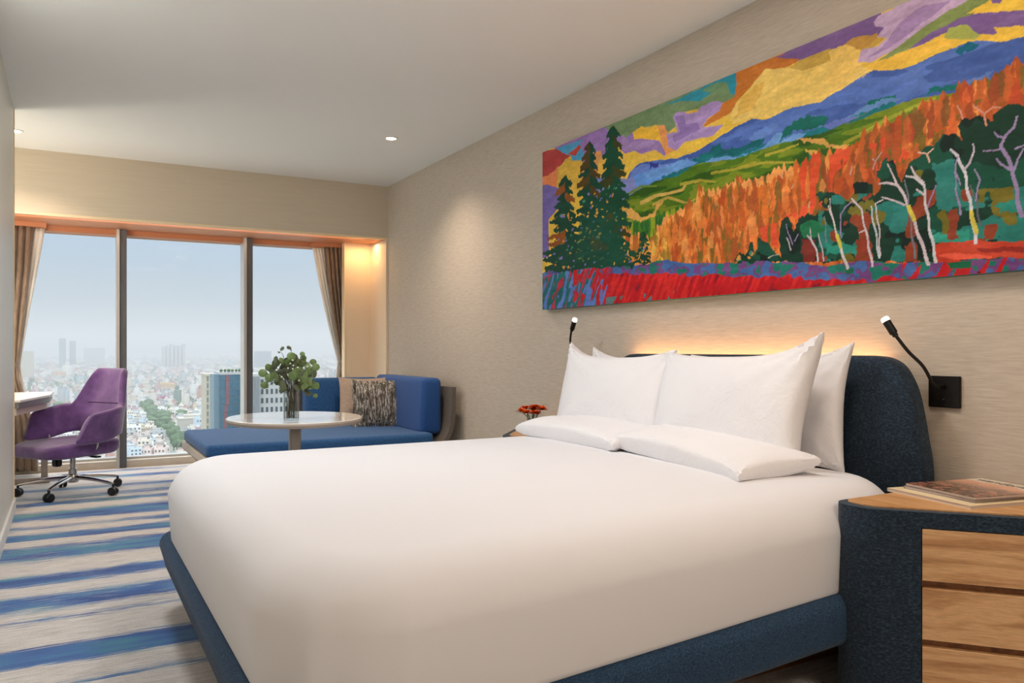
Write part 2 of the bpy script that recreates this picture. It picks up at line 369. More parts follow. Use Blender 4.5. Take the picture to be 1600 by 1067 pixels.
# ------------------------------------------------------------------ painting (a flat picture on a deep canvas)
PX = 2.77; CW = math.cos(YAW); SW = math.sin(YAW)
def on_canvas(u, v):                                 # where a point of the picture lies on the canvas plane (measured)
    R = (u-800)/F; t = PX/(SW+CW*R)
    return ((CW-SW*R)*t, EYE-(v-545)/F*t)
CR = {'A': (840, 180, 3.443), 'B': (1080, 100, 2.808), 'C': (1320, 0, 2.425), 'D': (1000, 0, 3.5575), 'P': (0, 0, 1)}
def cv(k, pts):
    a, b, s = CR[k]; return [on_canvas(a+x/s, b+y/s) for x, y in pts]
def paint():
    y0, y1, z0, z1 = 1.02, 4.52, 1.362, 2.412
    st = .0031; nx = int((y1-y0)/st); nz = int((z1-z0)/st)
    Y = y1-(np.arange(nx)+.5)/nx*(y1-y0); Z = z0+(np.arange(nz)+.5)/nz*(z1-z0)
    rng = np.random.default_rng(5)
    def vn(cy, cz, oct=1):
        out = 0; amp = 1; tot = 0
        for _ in range(oct):
            a = int((y1-y0)/cy)+3; b = int((z1-z0)/cz)+3
            g = rng.random((b, a)); fx = (Y-y0)/cy; fz = (Z-z0)/cz
            ix = fx.astype(int); iz = fz.astype(int); tx = fx-ix; tz = fz-iz
            tx = tx*tx*(3-2*tx); tz = tz*tz*(3-2*tz)
            r0 = g[iz][:, ix]*(1-tx)+g[iz][:, ix+1]*tx; r1 = g[iz+1][:, ix]*(1-tx)+g[iz+1][:, ix+1]*tx
            out = out+amp*(r0*(1-tz[:, None])+r1*tz[:, None]); tot += amp; amp *= .5; cy /= 2; cz /= 2
        return out/tot
    YY, ZZ = np.meshgrid(Y, Z)
    WYs = YY+(vn(.05, .05, 3)-.5)*.02; WZs = ZZ+(vn(.05, .05, 3)-.5)*.013
    JY = YY+(vn(.02, .02, 2)-.5)*.022; JZ = ZZ+(vn(.02, .02, 2)-.5)*.022
    img = np.zeros((nz, nx, 3)); img[:] = (238, 196, 72)
    strk = vn(.12, .03, 3)
    def mask(pts, ay=None, az=None):
        ay = WYs if ay is None else ay; az = WZs if az is None else az
        p = np.array(pts); m = np.zeros(ay.shape, bool)
        my0, mz0 = p.min(0)-.06; my1, mz1 = p.max(0)+.06
        i0, i1 = np.searchsorted(Z, [mz0, mz1]); jj = np.where((Y >= my0) & (Y <= my1))[0]
        if len(jj) == 0 or i1 <= i0: return m
        sl = (slice(i0, i1), slice(jj[0], jj[-1]+1)); a = ay[sl]; b = az[sl]; r = np.zeros(a.shape, bool)
        for k in range(len(p)):
            (xa, ya), (xb, yb) = p[k], p[(k+1) % len(p)]
            if ya == yb: continue
            r ^= ((ya > b) != (yb > b)) & (a < (xb-xa)*(b-ya)/(yb-ya)+xa)
        m[sl] = r; return m
    def put(m, c, var=10, n=None, a=1.0):
        n = strk if n is None else n
        img[m] = img[m]*(1-a)+a*np.clip(np.array(c)+(n[m][:, None]-.5)*2*var, 0, 255)
    def P(k, pts, c, var=12, rough=False, a=1.0):
        m = mask(cv(k, pts), JY if rough else None, JZ if rough else None); put(m, c, var, a=a); return m
    def line(k, pts, w, c, w2=None, j=1):
        q = cv(k, pts); n = len(q)-1
        for i in range(n):
            (ya, za), (yb, zb) = q[i], q[i+1]; wa = w+((w2 or w)-w)*i/n; wb = w+((w2 or w)-w)*(i+1)/n
            d = max(math.hypot(yb-ya, zb-za), 1e-5); s = int(d/(st*.8))+1
            for t in np.linspace(0, 1, s):
                y = ya+(yb-ya)*t; z = za+(zb-za)*t; ww = wa+(wb-wa)*t; y += math.sin(z*60+ya*9)*.0025
                c0 = int((y1-y-ww)/(y1-y0)*nx); c1 = int((y1-y+ww)/(y1-y0)*nx)+1
                r0 = int((z-ww-z0)/(z1-z0)*nz); r1 = int((z+ww-z0)/(z1-z0)*nz)+1
                if c1 > 0 and r1 > 0: img[max(r0, 0):r1, max(c0, 0):c1] = c
    def blob(k, x, y, r, c, var=14, ry=None):
        (cy, cz), = cv(k, [(x, y)])
        (c2, _), = cv(k, [(x+r, y)]); rr = abs(c2-cy); rz = rr if ry is None else ry
        (_, c3), = cv(k, [(x, y+r)]); rz = abs(c3-cz) if ry is None else ry
        m = ((JY-cy)/max(rr, .003))**2+((JZ-cz)/max(rz, .003))**2 < 1
        put(m, c, var)
    # --- sky
    P('A', [(90,190),(90,120),(620,-110),(560,110),(240,260),(230,170)], (158,124,190))
    P('D', [(-160,720),(-160,560),(560,330),(560,480),(100,680)], (122,150,106))
    P('D', [(100,640),(160,500),(560,340),(550,440),(300,520)], (48,150,172))
    P('D', [(530,460),(540,340),(760,250),(900,270),(880,340),(700,400)], (206,122,46))
    P('D', [(740,340),(880,230),(1340,60),(1330,180),(900,330)], (126,96,152))
    P('C', [(-40,100),(110,20),(160,120),(0,160)], (126,96,152))
    P('D', [(0,500),(560,340),(560,620),(0,900)], (232,190,80))
    P('A', [(10,190),(110,180),(200,200),(165,228),(150,262),(110,285),(80,335),(10,365)], (188,68,66))
    P('A', [(10,335),(60,320),(110,275),(200,300),(235,395),(100,395),(10,385)], (238,140,84))
    P('A', [(150,235),(200,220),(245,250),(330,330),(330,420),(100,392),(112,285)], (228,184,72))
    P('A', [(100,178),(240,130),(262,190),(242,240),(190,242),(182,215),(130,200)], (82,168,212))
    P('A', [(165,205),(225,158),(236,172),(200,216)], (200,72,62))
    P('A', [(228,145),(500,35),(560,70),(620,135),(650,120),(690,200),(684,216),(640,182),(560,205),(515,192),(470,205),(430,165),(330,240),(255,225)], (158,124,190))
    P('A', [(300,200),(345,190),(350,330),(300,380),(225,330),(250,260)], (232,160,96))
    P('A', [(330,240),(470,210),(470,330),(520,290),(400,390),(300,400)], (240,190,80))
    P('D', [(-200,700),(0,600),(160,545),(550,380),(535,535),(450,575),(330,602),(240,622),(190,640),(205,700),(150,745),(100,690),(60,700),(0,705),(-70,760),(-160,740)], (122,150,106))
    P('D', [(140,580),(548,390),(538,520),(500,515),(480,450),(400,510),(330,560),(240,555)], (48,150,172))
    P('D', [(480,450),(420,460),(340,500),(400,515)], (108,150,110))
    P('A', [(515,92),(560,55),(600,70),(660,45),(690,150),(640,132),(560,124),(520,132)], (250,196,62))
    P('D', [(-90,740),(-60,790),(60,775),(120,815),(142,868),(100,842),(40,815),(-60,850),(-110,820)], (168,138,192))
    P('A', [(640,48),(682,50),(745,186),(692,212),(664,120)], (240,160,92))
    P('D', [(150,748),(210,726),(205,690),(184,650),(200,622),(240,618),(270,632),(320,620),(340,590),(400,562),(460,568),(444,612),(384,652),(344,700),(400,702),(470,690),(410,752),(330,772),(250,790),(200,838),(160,812)], (176,148,202))
    P('D', [(200,640),(250,640),(262,690),(320,680),(330,720),(250,760),(190,790),(180,750),(225,730)], (150,122,184), 8)
    P('D', [(540,395),(700,325),(900,310),(870,348),(800,372),(690,392),(640,452),(600,492),(540,562),(520,612),(480,642),(420,672),(346,704),(380,662),(440,612),(460,572),(532,532)], (206,122,46))
    P('D', [(690,385),(800,375),(900,350),(1040,300),(1195,275),(1215,350),(1250,375),(1310,385),(1000,570),(800,630),(640,660),(520,690),(500,640),(520,600),(600,500),(660,430)], (240,204,108))
    P('D', [(560,560),(640,480),(700,450),(640,600),(560,640),(530,650)], (228,182,84), 14, True)
    P('D', [(870,352),(900,320),(1060,265),(1150,260),(1250,190),(1360,215),(1330,242),(1240,292),(1195,300),(1190,280),(1060,335),(900,388),(830,372)], (200,164,72))
    P('D', [(750,320),(880,262),(1340,85),(1310,130),(1342,170),(1330,202),(1250,197),(1150,262),(1060,264),(900,322)], (126,96,152))
    P('C', [(0,55),(110,70),(130,140),(60,190),(50,235),(0,250)], (196,150,70)); P('C', [(-60,190),(0,165),(60,190),(50,260),(0,330),(-60,330)], (240,200,104))
    P('C', [(-10,95),(110,40),(130,75),(150,110),(100,130),(30,140),(-10,175)], (126,96,152))
    P('C', [(108,82),(130,55),(300,-20),(500,-20),(400,42),(330,82),(250,142),(180,192),(100,232),(50,236),(62,190),(130,170),(160,146),(124,138),(150,102),(114,96)], (196,170,204))
    P('C', [(200,90),(300,20),(400,0),(330,62),(250,120),(170,180),(80,222),(160,160)], (166,138,186), 8)
    P('C', [(500,-20),(570,-20),(480,60),(400,92),(330,132),(250,182),(180,212),(100,246),(180,192),(260,132),(340,72)], (134,152,88))
    P('C', [(60,245),(180,215),(260,180),(380,150),(430,160),(300,210),(200,250),(110,268)], (236,190,72))
    P('C', [(236,192),(300,140),(430,70),(560,38),(720,30),(720,92),(560,100),(585,118),(570,132),(520,125),(460,98),(390,120),(330,152)], (126,98,156))
    P('C', [(375,142),(398,102),(458,94),(520,126),(500,146),(430,152)], (172,182,92))
    P('C', [(465,48),(540,8),(600,-20),(760,-20),(760,34),(560,44)], (240,200,72))
    P('C', [(540,-20),(610,-20),(590,12),(560,10)], (130,100,160))
    # --- blue mountains
    mt = cv('A', [(500,300),(550,256),(640,240),(750,230),(860,175)])+cv('D', [(200,880),(330,830),(470,740),(560,690),(620,655),(700,662),(850,596),(1000,566),(1290,390)])+cv('C', [(40,310),(110,265),(230,256),(400,186),(500,150),(570,160),(700,130)])
    mt += [(.9, 2.36), (.9, 1.5), (4.1, 1.5)]
    m = mask(mt, YY, WZs); put(m, (66, 96, 168), 12)
    put(m & (vn(.30, .05, 3) > .56), (84, 116, 190), 12)
    P('A', [(510,300),(560,260),(680,262),(740,250),(720,330),(600,352),(540,392),(490,350)], (104,132,208))
    P('A', [(-20,380),(60,372),(130,400),(130,480),(60,560),(60,760),(-20,780)], (122,108,178))
    P('A', [(250,330),(480,340),(560,320),(560,420),(440,470),(300,480)], (128,136,196))
    P('A', [(600,260),(660,250),(650,275),(610,285)], (50,60,150), rough=True)
    P('A', [(520,330),(620,280),(640,300),(580,340),(700,330),(820,290),(880,250),(960,240),(964,300),(840,300),(760,340),(640,360),(540,400)], (96,150,222), rough=True)
    P('A', [(760,290),(830,240),(900,200),(964,180),(964,230),(900,250),(830,290)], (14,112,112), rough=True)
    P('D', [(120,980),(330,880),(560,840),(760,780),(930,730),(1180,640),(1423,540),(1423,620),(1000,760),(640,860),(340,920),(130,1010)], (22,118,128))
    P('D', [(755,790),(800,720),(860,672),(920,648),(1060,648),(1010,700),(930,722),(860,722)], (12,104,92), rough=True)
    P('D', [(380,862),(405,812),(440,800),(470,835),(540,820),(600,800),(700,748),(680,800),(620,825),(520,862)], (14,98,104), rough=True)
    P('D', [(1160,650),(1240,600),(1300,540),(1423,525),(1423,560),(1340,580),(1260,620)], (12,112,102), rough=True)
    P('D', [(10,960),(120,930),(260,880),(330,900),(180,960),(60,1000)], (110,160,224), rough=True)
    P('D', [(360,900),(420,872),(560,868),(690,820),(760,740),(800,730),(770,790),(860,735),(925,735),(900,770),(800,800),(640,840),(520,890),(420,915)], (108,158,216), rough=True)
    P('D', [(1000,700),(1100,660),(1230,640),(1150,690),(1060,710)], (100,118,190), rough=True)
    P('D', [(600,760),(740,680),(780,690),(700,760),(620,790)], (98,134,204), rough=True)
    P('C', [(0,450),(80,400),(140,368),(230,370),(140,400),(60,430)], (98,140,196), rough=True)
    P('C', [(300,355),(340,330),(440,318),(440,340),(360,352)], (10,112,108), rough=True)
    P('C', [(420,190),(470,160),(510,165),(480,190),(440,200)], (10,100,130), rough=True)
    P('C', [(440,340),(460,300),(560,270),(540,330)], (90,124,190), rough=True)
    # --- green hills
    gh = cv('A', [(440,470),(540,402),(640,352),(760,322),(830,280)])+cv('D', [(140,985),(350,902),(520,885),(640,840),(800,790),(1000,742),(1100,702),(1300,602)])+cv('C', [(0,470),(110,430),(270,370),(440,346),(520,330),(700,330)])
    gh += [(.9, 2.0), (.9, 1.4), (4.2, 1.4)]
    m = mask(gh, YY, WZs); put(m, (78, 116, 18), 14); g = vn(.22, .04, 3)
    put(m & (g > .56), (46, 88, 14), 10); put(m & (g < .40), (120, 140, 30), 10)
    def hi(k, pts, w, c): line(k, pts, w, c, w*.4)
    P('A', [(440,475),(490,490),(540,530),(560,550),(620,530),(640,480),(690,440),(620,560),(540,580),(480,540)], (222,168,82), rough=True)
    hi('A', [(560,470),(640,430),(700,420),(780,400),(800,365),(870,352)], .009, (206,170,84))
    hi('A', [(620,480),(700,440),(800,470),(880,440)], .006, (190,160,70))
    hi('A', [(460,440),(560,380),(640,380)], .006, (110,140,40))
    P('D', [(870,775),(930,765),(1010,765),(1060,800),(1170,798),(1150,830),(1080,830),(1000,800)], (216,166,84), rough=True)
    P('D', [(915,825),(960,830),(1010,855),(990,890),(950,875)], (222,182,80), rough=True); P('D', [(925,850),(950,880),(990,890),(940,890)], (40,130,110), rough=True)
    for q in ([(400,960),(520,940),(640,900)], [(230,1020),(330,1000),(420,1010)], [(560,930),(700,900),(860,900)], [(700,860),(800,830),(880,800)]): hi('D', q, .006, (170,160,50))
    hi('C', [(60,510),(160,450),(280,395),(340,370)], .007, (160,170,50)); hi('C', [(0,540),(80,500),(160,470)], .006, (150,150,40))
    P('A', [(430,600),(440,530),(560,575),(720,500),(870,450),(800,520),(700,620),(600,680),(440,680)], (72,128,28), rough=True)
    gv = vn(.02, .14, 3)
    m = mask(cv('A', [(430,600),(450,545),(560,580),(720,500),(800,480),(700,620),(600,680),(440,680)]), JY, JZ)
    put(m & (gv > .55), (40, 100, 40), 8); put(m & (gv < .42), (150, 165, 40), 8)
    # --- autumn forest with a spiky upper edge
    top = cv('A', [(400,600),(440,600),(520,660),(600,690),(640,640),(700,560),(760,520),(850,480),(920,420)])+cv('D', [(330,1060),(460,1050),(620,1005),(740,975),(940,915),(1000,890),(1180,830),(1330,720)])+cv('C', [(0,580),(100,505),(200,460),(360,395),(440,350),(500,325),(560,300),(620,270),(720,235)])
    ty = np.array([p[0] for p in top]); tz = np.array([p[1] for p in top]); o_ = np.argsort(ty)
    edge = np.interp(Y, ty[o_], tz[o_])
    sp_ = np.zeros(nx); yy = y1
    while yy > y0:
        w = rng.uniform(.016, .035); h = rng.uniform(.02, .065); sp_ = np.maximum(sp_, h*np.clip(1-np.abs(Y-yy)/w, 0, 1)**.8); yy -= rng.uniform(.015, .04)
    m = (ZZ < (edge+sp_-.01)[None, :]) & (YY < 4.02)
    fx = np.clip((4.0-YY)/2.8, 0, 1)
    vst = vn(.024, .13, 3); v2 = vn(.06, .2, 2); v3 = vn(.12, .16, 3)
    base = np.zeros(img.shape); 
    left = np.array((236, 168, 60)); mid = np.array((206, 104, 34)); right = np.array((166, 78, 34))
    f1 = np.clip(fx*2.6, 0, 1)[..., None]; f2 = np.clip(fx*2-1, 0, 1)[..., None]
    base = left*(1-f1)+mid*f1; base = base*(1-f2)+right*f2
    img[m] = base[m]
    vst = .6*vst+.4*vn(.05, .07, 3); put(m & (vst > .56), (230, 138, 66), 12, a=.55); put(m & (vst > .62), (244, 178, 92), 10, a=.55)
    put(m & (vst < .44), (160, 88, 34), 12, a=.7); put(m & (v3 > .57) & (vst < .53), (112, 100, 32), 14, a=.8)
    put(m & (v2 < .34), (186, 82, 30), 10)
    def flame(y, z, w, h, c, a=.85):
        j0, j1 = int((y1-y-w*1.3)/(y1-y0)*nx), int((y1-y+w*1.3)/(y1-y0)*nx)+1; i0, i1 = int((z-z0)/(z1-z0)*nz), int((z+h-z0)/(z1-z0)*nz)+1
        j0, i0 = max(j0, 0), max(i0, 0)
        if j1 <= j0 or i1 <= i0: return
        sl = (slice(i0, i1), slice(j0, j1)); q = np.clip((ZZ[sl]-z)/h, 0, 1)
        mm = (np.abs(JY[sl]-y) < w*np.sin(np.clip(.25+.75*q, 0, 1)*PI)**.8) & m[sl]
        img[sl][mm] = img[sl][mm]*(1-a)+a*(np.array(c)*(1+.12*(strk[sl][mm]-.5)[:, None]))
    fl = []
    for _ in range(620):
        y = rng.uniform(y0, 4.0); e_ = float(np.interp(-y, -Y, edge+sp_)); z = e_-rng.uniform(.05, .55)**1.0
        fl.append((z, y, e_))
    for z, y, e_ in sorted(fl, reverse=True):
        f = min(max((4.0-y)/2.8, 0), 1); lit_ = rng.random()
        if f < .28: c = [(246,196,84), (240,168,72), (226,140,54), (150,124,40), (236,150,60)][rng.integers(5)]
        elif f < .62: c = [(226,118,44), (232,148,78), (196,92,36), (130,100,36), (170,84,38), (236,130,60)][rng.integers(6)]
        else: c = [(176,84,38), (196,98,46), (150,68,34), (216,104,50), (120,80,36), (186,72,40)][rng.integers(6)]
        h = rng.uniform(.06, .15); flame(y, z-h*.3, rng.uniform(.010, .024), h, c, .8)
    dz = (edge+sp_)[None, :]-ZZ
    put(m & (dz < .05) & (vst > .48) & (fx < .6), (240, 160, 84), 10)
    red = mask(cv('C', [(-180,600),(-60,560),(60,560),(170,520),(250,590),(150,640),(110,720),(0,740),(-160,760)]), JY, JZ)
    put(m & red & (v2 > .5) & (vst > .44), (222, 84, 44), 16)
    red2 = mask(cv('B', [(300,720),(380,690),(470,640),(560,560),(600,600),(540,660),(460,690),(400,700),(380,800),(320,790)]), JY, JZ)
    put(red2 & (v2 > .46) & (vst > .46), (228, 84, 48), 14)
    # --- dark tree mass at the right
    dm = cv('B', [(190,870),(200,830),(240,835),(262,780),(285,840),(300,760),(340,790),(395,850),(385,740),(400,680),(430,675),(450,740),(475,670),(520,655),(545,670),(560,635),(600,640),(575,600),(545,575),(580,556),(650,570),(690,590),(720,565)])
    dm += cv('C', [(30,700),(50,685),(100,690),(115,740),(140,700),(120,650),(150,600),(190,610),(215,690),(250,610),(290,590),(310,550),(345,545),(370,510),(430,510),(450,540),(425,480),(440,455),(520,438),(560,460),(560,430),(620,398),(700,396),(800,380),(900,420),(980,360),(1100,330),(1300,300),(1300,990),(0,990)])
    m = mask(dm, JY, JZ); put(m, (14, 54, 38), 8)
    put(m & (v3 > .60), (16, 78, 58), 10); put(m & (vn(.1, .12, 3) < .36), (10, 34, 26), 6)
    low = mask(cv('C', [(-100,740),(760,700),(1300,690),(1300,990),(-100,990)]))
    put(m & low & (vn(.09, .07, 3) > .58), (38, 122, 112), 12); put(m & low & (vn(.07, .09, 3) > .62), (112, 104, 30), 12)
    put(m & low & (vn(.07, .10, 3) > .63), (140, 62, 34), 12)
    P('C', [(340,620),(420,600),(430,720),(400,800),(350,790),(345,700)], (44,126,118), rough=True)
    P('C', [(560,780),(620,760),(679,780),(679,800),(600,800)], (36,130,116), rough=True)
    P('C', [(180,780),(240,775),(240,860),(180,850)], (44,128,122), rough=True); P('C', [(330,890),(480,870),(480,910),(340,920)], (44,150,130), rough=True)
    P('B', [(590,790),(660,785),(730,800),(730,830),(600,830)], (44,146,126), rough=True)
    P('C', [(395,790),(425,790),(430,900),(390,900)], (138,60,36), rough=True); P('C', [(60,900),(90,900),(90,960),(60,960)], (150,60,40), rough=True)
    P('B', [(485,770),(540,770),(545,870),(490,870)], (120,44,34), rough=True); P('B', [(480,700),(540,680),(600,720),(560,760),(490,760)], (30,118,76), rough=True)
    for x, y, r in ((60,790,30),(130,820,34),(95,770,24),(30,800,20),(280,660,26)): blob('C', x, y, r*.8, (112,108,34))
    # --- field
    ft = cv('A', [(-30,860),(130,815),(330,788),(540,800),(700,778),(964,792)])+cv('B', [(0,872),(400,866),(600,880),(730,868)])+cv('C', [(330,990),(500,984),(720,970)])
    fy = np.array([p[0] for p in ft]); fz = np.array([p[1] for p in ft]); o_ = np.argsort(fy)
    fe = np.interp(Y, fy[o_], fz[o_])[None, :]; fj = fe+(vn(.05, .05, 2)-.5)*.02
    m = ZZ < fj; put(m, (118, 72, 132), 14)
    sk = vn(.05, .035, 3); put(m & (sk > .58) & (ZZ > fe-.07), (70, 108, 168), 14); put(m & (sk < .38) & (ZZ > fe-.07), (30, 120, 104), 12)
    # slanted strokes
    q = (YY+ZZ*.55); 
    def slant(cell, cz):
        a = int(6/cell)+4; g = rng.random((int(1.2/cz)+3, a)); f = (q-1)/cell; fz_ = (ZZ-z0)/cz
        i = np.clip(f.astype(int), 0, a-2); k = fz_.astype(int); t = f-i; s = fz_-k
        return (g[k, i]*(1-t)+g[k, i+1]*t)*(1-s)+(g[k+1, i]*(1-t)+g[k+1, i+1]*t)*s
    s1 = slant(.018, .08); s2 = slant(.03, .06)
    red = m & (ZZ < fj-.05-.03*s2) & (YY < 4.1)
    put(red, (196, 22, 30), 16, s1); put(red & (s1 > .66), (220, 40, 36), 10); put(red & (s1 < .22), (140, 20, 44), 10)
    put(m & (YY < 1.9) & (s1 > .62), (196, 28, 36), 12)
    put(m & (YY >= 3.9) & (ZZ < fe-.04), (22, 108, 108), 10); lf = m & (YY >= 3.75) & (ZZ < fe-.03)
    put(lf & (s1 > .60), (96, 128, 200), 12); put(lf & (s1 < .30), (190, 48, 74), 12); put(lf & (YY < 4.15) & (s2 > .55) & (s1 > .4), (198, 30, 40), 12)
    put(m & (YY > 3.2) & (YY < 3.8) & (ZZ < z0+.045) & (s2 > .62), (96, 128, 130), 10)
    P('C', [(330,925),(500,905),(620,918),(760,915),(760,972),(500,978),(340,990)], (200,68,42), 18)
    P('C', [(345,965),(430,955),(560,968),(560,978),(420,980)], (238,96,70))
    P('C', [(500,940),(760,930),(760,950),(520,955)], (150,44,34))
    P('C', [(390,990),(480,985),(480,1010),(400,1015)], (20,104,70)); P('B', [(675,895),(710,895),(710,920),(680,920)], (24,110,80))
    # --- conifers
    def conifer(k, tx, tyy, by, hw, c, c2, seed, nb=13):
        r = random.Random(seed)
        line(k, [(tx, tyy+6), (tx+3, by)], .006, c, .012)
        for i in range(nb):
            f = (i+.6)/nb; y = tyy+(by-tyy)*f; w = hw*1.2*(.26+.74*f)
            for sd in (-1, 1):
                wl = w*r.uniform(.75, 1.12); hh = (by-tyy)/nb*r.uniform(.8, 1.15); dr = hh*r.uniform(.35, .9)
                col = c2 if (r.random() < (.42 if f < .45 else .1)) else c
                P(k, [(tx, y-hh*.9), (tx+sd*wl*.5, y-hh*.35), (tx+sd*wl, y+dr*.35), (tx+sd*wl*.95, y+dr*1.1), (tx+sd*wl*.6, y+hh*.55), (tx+sd*wl*.4, y+hh*.85), (tx, y+hh*.7)], col, 10, True)
        for i in range(int(nb*5)):
            f = r.uniform(.4, 1); y = tyy+(by-tyy)*f; x = tx+r.uniform(-.7, .7)*hw*f
            if r.random() < .6: blob(k, x, y, r.uniform(2.5, 7), r.choice([(226,170,70), (130,120,190), (60,140,110), (214,150,60)]))
    conifer('A', 405, 62, 800, 118, (14,74,50), (62,66,24), 3, 14)
    conifer('A', 282, 140, 808, 108, (12,72,54), (84,66,26), 4, 14)
    conifer('A', 148, 335, 825, 108, (16,70,52), (150,84,30), 5, 12)
    P('A', [(230,560),(330,540),(440,560),(470,780),(200,800)], (14,84,66), rough=True, a=.45)
    conifer('A', 570, 625, 792, 48, (14,66,46), (30,80,40), 6, 7); conifer('A', 482, 700, 792, 30, (20,80,60), (30,80,40), 8, 5)
    conifer('B', 265, 780, 862, 22, (14,60,44), (20,70,44), 9, 5); conifer('B', 212, 825, 862, 16, (14,60,44), (20,70,44), 10, 4)
    # --- pale trunks
    tr = (206, 192, 200); lv = (150, 134, 176)
    for k, pts, w, c in (
        ('C', [(105,1005),(92,930),(78,860),(62,790),(30,750)], .011, tr), ('C', [(78,870),(55,880)], .006, tr), ('C', [(130,975),(122,900),(110,840),(100,780)], .009, (190,200,205)), ('C', [(135,965),(130,850),(115,770),(145,755)], .006, tr),
        ('C', [(320,1000),(285,900),(255,810),(225,740),(205,700),(165,690),(130,695)], .014, tr), ('C', [(230,775),(190,760),(140,745)], .006, tr), ('C', [(205,700),(180,660),(165,620)], .005, tr),
        ('C', [(348,990),(330,900),(312,800),(300,700),(270,670),(235,665)], .013, (204,204,210)), ('C', [(300,690),(262,650),(250,630)], .006, tr), ('C', [(305,740),(270,715)], .006, tr), ('C', [(318,780),(335,730),(345,700)], .004, lv),
        ('C', [(268,975),(255,880),(245,780),(230,680)], .008, (110,120,130)), ('C', [(500,915),(485,830),(472,740),(455,650),(430,590),(400,565)], .015, (206,206,216)), ('C', [(455,640),(480,610),(492,570),(485,545)], .008, (190,180,200)), ('C', [(430,590),(420,650),(440,700)], .005, lv),
        ('C', [(515,850),(500,770),(480,700)], .007, (96,100,110)), ('C', [(440,810),(425,720),(418,650)], .006, lv), ('C', [(495,760),(515,680),(490,640)], .005, lv),
        ('C', [(670,815),(655,740),(640,650),(615,590),(595,550),(610,510),(640,480),(655,440)], .016, lv), ('C', [(640,660),(655,600),(679,560)], .008, lv), ('C', [(600,560),(560,568),(530,570)], .006, lv), ('C', [(630,640),(590,620),(575,600)], .006, lv), ('C', [(605,520),(580,515),(565,500)], .006, lv), ('C', [(650,560),(690,545)], .006, lv),
        ('C', [(540,470),(530,430),(500,410),(490,400)], .006, (204,144,120)), ('C', [(532,425),(560,405),(590,405)], .004, (204,144,120)), ('C', [(320,610),(310,580),(280,575)], .006, (220,180,160)), ('C', [(315,580),(340,560)], .004, (220,180,160)), ('C', [(445,450),(440,420),(430,400)], .005, (200,140,120)),
        ('C', [(110,640),(118,610),(105,600)], .004, (190,150,150)), ('C', [(118,610),(138,575)], .004, (190,150,150)), ('C', [(24,660),(26,630)], .004, (190,150,150)), ('C', [(10,1015),(0,985),(-20,930)], .01, tr),
        ('B', [(688,893),(660,810),(640,740),(622,680),(605,620)], .010, (206,204,196)), ('B', [(622,680),(608,590)], .005, tr), ('B', [(660,760),(655,660),(680,625),(710,600)], .005, lv), ('B', [(560,865),(548,810),(530,770),(510,750)], .009, tr), ('B', [(530,770),(520,720)], .005, tr),
        ('B', [(585,862),(572,800),(560,740)], .006, (190,180,190)), ('B', [(595,780),(590,700),(585,670)], .004, (120,130,130)), ('B', [(440,815),(430,780),(418,760)], .005, tr), ('B', [(448,790),(425,740),(420,700)], .004, lv), ('B', [(455,775),(468,745)], .004, lv), ('B', [(340,850),(360,838),(390,835)], .004, (170,180,160)),
        ('B', [(440,545),(448,525)], .003, (200,170,150)), ('B', [(515,625),(520,605)], .003, (200,170,150)), ('B', [(404,500),(404,480)], .003, (200,170,150)), ('B', [(700,480),(706,455)], .003, (200,170,150))):
        line(k, pts, w*.30, c, w*.12)
    for k, pts in (('C', [(498,880),(488,830),(482,800)]), ('C', [(262,830),(245,780)]), ('B', [(655,800),(642,750)])): line(k, pts, .005, (214,200,80))
    P('P', [(1527,424.5),(1533,424),(1534,426),(1528,427)], (70,20,24), 2)      # small dark signature mark
    img *= (1+(vn(.014, .008, 2)-.5)[..., None]*.14+(vn(.06, .02, 3)-.5)[..., None]*.16)*.95
    return img, y0, y1, z0, z1, nx, nz
